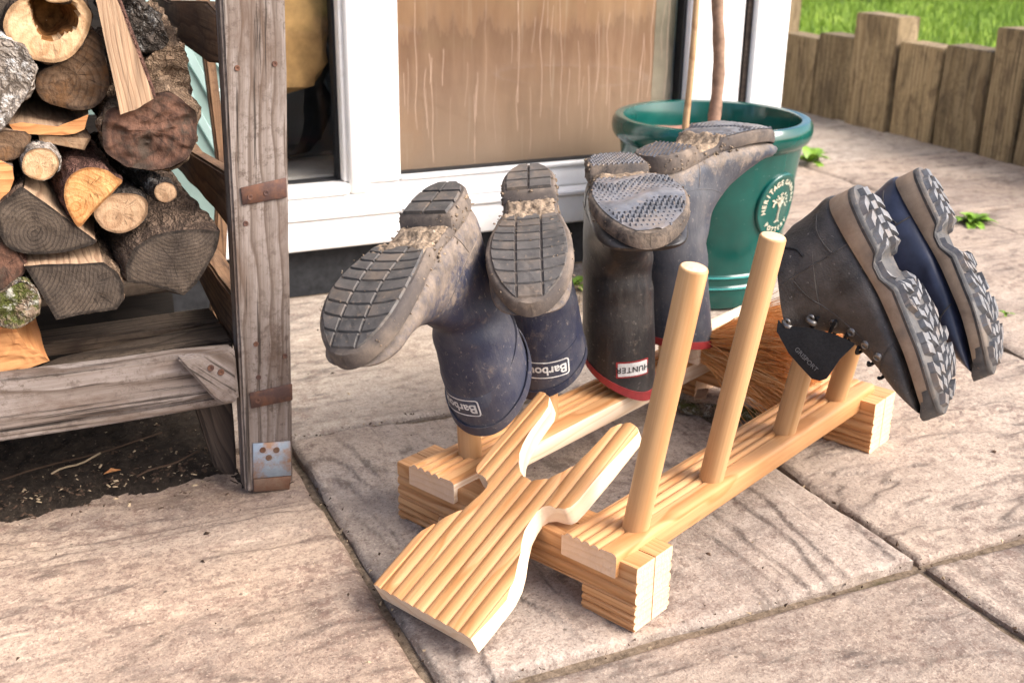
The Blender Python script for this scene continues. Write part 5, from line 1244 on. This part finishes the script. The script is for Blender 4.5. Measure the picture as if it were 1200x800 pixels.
# ------------------------------------------------------------------ hiking boots
HT = ([(0, -.002), (.001, .008), (.004, .017), (.010, .025), (.02, .032), (.05, .036), (.085, .034), (.12, .0335), (.16, .041), (.20, .049), (.23, .050), (.258, .0445), (.277, .034), (.290, .0225), (.2975, .012), (.301, .004), (.302, -.002)],
      [(0, -.002), (.001, .008), (.004, .017), (.010, .025), (.02, .032), (.05, .036), (.085, .034), (.12, .032), (.16, .038), (.20, .046), (.23, .0475), (.258, .0425), (.277, .0325), (.290, .0215), (.2975, .012), (.301, .004), (.302, -.002)])
def hs(y): return 2.2*max(0, y-.19)**2
def hzb(y):
    if y < .085: return .006+1.5*max(0, .03-y)**2
    if y < .095: return .006+.012*(y-.085)/.01
    if y < .118: return .018
    if y < .135: return .018-.011*(y-.118)/.017
    return .007+hs(y)
def hmid0(y): return (.0125 if y < .088 else (.0125+.009*min(1, (y-.088)/.012) if y < .118 else max(.0125+hs(y), .0215-.009*(y-.118)/.02)))
def hmid1(y): return interp([(0, .040), (.04, .037), (.085, .034), (.12, .031), (.16, .0285), (.302, .0265)], y)+hs(y)
def hiker(label, M, S, seed, vis, upper=None):
    T = thing('hiking_boot', label, 'boot', M, GN)
    rings = [(.014, .116, .146, .166, .0490, .92), (.009, .103, .146, .150, .0470, .92), (.007, .088, .147, .136, .0445, .92), (.002, .066, .151, .124, .043, .9), (-.003, .048, .159, .113, .0420, .87),
             (.004, .036, .163, .104, .041, .8), (.045, .030, .180, .096, .040, .76), (.090, .030, .199, .088, .0405, .74), (.135, .030, .219, .0805, .0445, .74), (.180, .030, .240, .074, .0485, .76),
             (.222, .032+hs(.222), .260, .068, .0480, .82), (.255, .034+hs(.255), .277, .062, .042, .9), (.278, .038+hs(.27), .289, .0575, .030, 1), (.288, .042+hs(.28), .292, .0535, .015, 1)]
    R_ = catmull(rings, 56); V, F = loft(R_, S, 72, seed, .0016, .05, 0, .15)
    obj('upper', mesh('upper', V, F, upper or LEATHER, 60), T); bvh = BVHTree.FromPolygons([Vector(v) for v in V], F)
    V2, F2 = sole_mesh(.302, HT, hmid0, hmid1, S, .0028, 90); obj('midsole', mesh('midsole', V2, F2, MIDSOLE, 45), T)
    V2, F2 = sole_mesh(.302, HT, hzb, lambda y: hmid0(y)+.0015, S, .0035, 90); so_ = obj('outsole', mesh('outsole', V2, F2, OUTSOLE, 45), T)
    # toe bumper
    V2, F2 = sole_mesh(.302, HT, lambda y: hmid0(y)-.001, lambda y: hmid1(y)-.004+.010*max(0, min(1, (y-.262)/.03))**1.5, S, .0034, 50, y0=.262)
    obj('toe_bumper', mesh('toe_bumper', V2, F2, OUTSOLE, 50), T)
    rs = random.Random(seed)
    for r_ in range(9):
        y = .136+.0178*r_
        for k, (x0, x1) in enumerate(((-.052, -.027), (-.0240, -.0065), (-.0035, .0125), (.0155, .0285), (.0310, .052))):
            if rs.random() < .03: continue
            sk = (.55 if k in (0, 1) else -.55) if k != 2 else rs.choice((.4, -.4)); yo = (.005 if k % 2 else -.003)+rs.uniform(-.0018, .0018); sk *= rs.uniform(.3, 1.6); yo += rs.uniform(-.0015, .0015)
            block(x0+rs.uniform(-.0012, .0012), x1+rs.uniform(-.0012, .0012), y+yo, y+yo+rs.uniform(.0108, .0138), HT, hzb, .0072, S, TREAD_HIKE, so_, M, 'tread_lug', skew=sk, inset=.0005, nx=3, taper=.0016)
    for r_ in range(4):
        y = .010+.0195*r_
        for k, (x0, x1) in enumerate(((-.038, -.013), (-.010, .010), (.013, .038))):
            sk = (-.45, 0, .45)[k]
            block(x0, x1, y-(.004 if k == 1 else 0), y+.013-(.004 if k == 1 else 0), HT, hzb, .0074, S, TREAD_HIKE, so_, M, 'tread_lug', skew=sk, inset=.0005, nx=3, taper=.0016)
    # stitched seams on both sides
    def seam(pts, sgn, r=.0011, mat=LEATHER, nm='seam'):
        pp = []
        P = catmull([[a, b] for a, b in pts], 40)
        for y, z in P:
            h = bvh.ray_cast(Vector((sgn*.12, y, z))*S, Vector((-sgn, 0, 0)))
            if h[0] is not None: pp.append(h[0])
        if len(pp) > 3:
            mb = MB(); mb.tube(pp, r*S, 6); obj(nm, mb.mesh(nm, mat, 60), T)
    for sg in (-1, 1):
        seam([(.062, .040), (.066, .07), (.068, .10), (.072, .13), (.076, .152)], sg)
        seam([(.076, .118), (.098, .112), (.122, .100), (.150, .086), (.182, .072)], sg)
        seam([(.028, .138), (.030, .118), (.040, .100), (.052, .094)], sg, .0018, FABRIC, 'cuff_piping')
        seam([(.195, .038), (.205, .055), (.222, .072)], sg)
        seam([(.012, .060), (.03, .066), (.05, .064), (.063, .060)], sg)
        # hooks and rings of the lacing
        for k, (y, z) in enumerate(((.118, .152), (.126, .124), (.144, .102), (.163, .084), (.184, .073), (.203, .063))):
            h = bvh.ray_cast(Vector((sg*.12, y, z))*S, Vector((-sg, 0, 0)))
            if h[0] is None: continue
            n = Vector((sg*.85, .25, .35)).normalized(); M2 = frame(h[0], n.orthogonal(), n.orthogonal().cross(n)); z_ = n; x_ = Vector((0, .75, -.6)).normalized(); x_ = (x_-n*x_.dot(n)).normalized(); y_ = n.cross(x_)
            M2 = Matrix(((x_.x, y_.x, n.x, h[0].x), (x_.y, y_.y, n.y, h[0].y), (x_.z, y_.z, n.z, h[0].z), (0, 0, 0, 1)))
            mb = MB(); mb.lathe([(0, .0006), (.0026, .0008), (.0040, .0018), (.0050, .0012), (.0054, -.0004)], 18)
            if k < 2:
                mb.tube([(-.003, 0, .0006), (-.001, 0, .0050), (.004, 0, .0062), (.0075, 0, .0050), (.0085, 0, .003)], [.003, .003, .0034, .0036, .0024], 10)
            else: mb.tube([(.0038*math.cos(a*.6283), .0038*math.sin(a*.6283), .0022) for a in range(11)], .0011, 6)
            obj('lace_hook' if k < 2 else 'eyelet', mb.mesh('eyelet', STEEL, 60), T, M @ M2)
    # laces
    mb = MB()
    for k in range(6):
        y, z = .135+.018*k, .128-.0105*k
        pts = []
        for i in range(9):
            x = (-.034+.068*i/8); h = bvh.ray_cast(Vector((x, y+.06, z+.10))*S, Vector((0, -.5, -.866)))
            if h[0] is not None: pts.append(h[0]+Vector((0, .003, .006))*S)
        if len(pts) > 3: mb.tube(pts, .0022, 7)
    obj('lace', mb.mesh('lace', FABRIC, 60), T)
    # tongue flap flopping forward out of the opening
    poly = [(.112, .159), (.121, .157), (.136, .128), (.158, .100), (.178, .082), (.188, .108), (.203, .132), (.2025, .140), (.196, .149), (.155, .163), (.124, .166)]
    bm = bmesh.new(); x0 = vis*.046
    bm.faces.new([bm.verts.new((x0, y, z)) for y, z in poly]); bmesh.ops.triangulate(bm, faces=bm.faces[:])
    bmesh.ops.subdivide_edges(bm, edges=bm.edges[:], cuts=5, use_grid_fill=True)
    for v_ in bm.verts:
        dd = (v_.co.y-.119)*.62+(v_.co.z-.16)*.78; v_.co.x += vis*(.006*math.sin(dd*40)-.05*max(0, dd)+.0015*noise.noise(v_.co*40))
    for v_ in bm.verts: v_.co *= S
    bm.normal_update(); bmesh.ops.solidify(bm, geom=bm.faces[:], thickness=.0045); bmesh.ops.recalc_face_normals(bm, faces=bm.faces[:])
    me = bpy.data.meshes.new('tongue'); bm.to_mesh(me); bm.free(); me.materials.append(FABRIC)
    me.polygons.foreach_set('use_smooth', [True]*len(me.polygons)); me.set_sharp_from_angle(angle=R(60)); tg = obj('tongue', me, T)
    bv2 = BVHTree.FromPolygons([v.co.copy() for v in me.vertices], [tuple(p.vertices) for p in me.polygons])
    c = Vector((vis*.046, .171, .1445))*S; n = Vector((vis, 0, 0)); ex = Vector((0, .937, -.35)); ey = n.cross(ex)
    V7, F7 = glyphs('GRISPORT', .0078, .0); Va, Fa = label_mesh(bv2, V7, F7, c, ex, ey, n, .0006, S); obj('lettering', mesh('lettering', Va, Fa, GREY_INK), tg, M)
    return T
hiker('black leather hiking boot with tan midsole, upturned nearer the viewer with lace hooks showing', poseM((414.3, 178.4, 564.8), (.9004, .9913, .4173)) @ Matrix.Rotation(R(-7), 4, 'Y'), .92, 5, -1)
hiker('dark navy leather hiking boot with tan midsole, upturned behind the one with lace hooks', poseM((232.7, 7.4, 21.1), (1.044, 1.0432, .4156)) @ Matrix.Rotation(R(-11), 4, 'Y'), .88, 6, -1, NAVYPANEL)
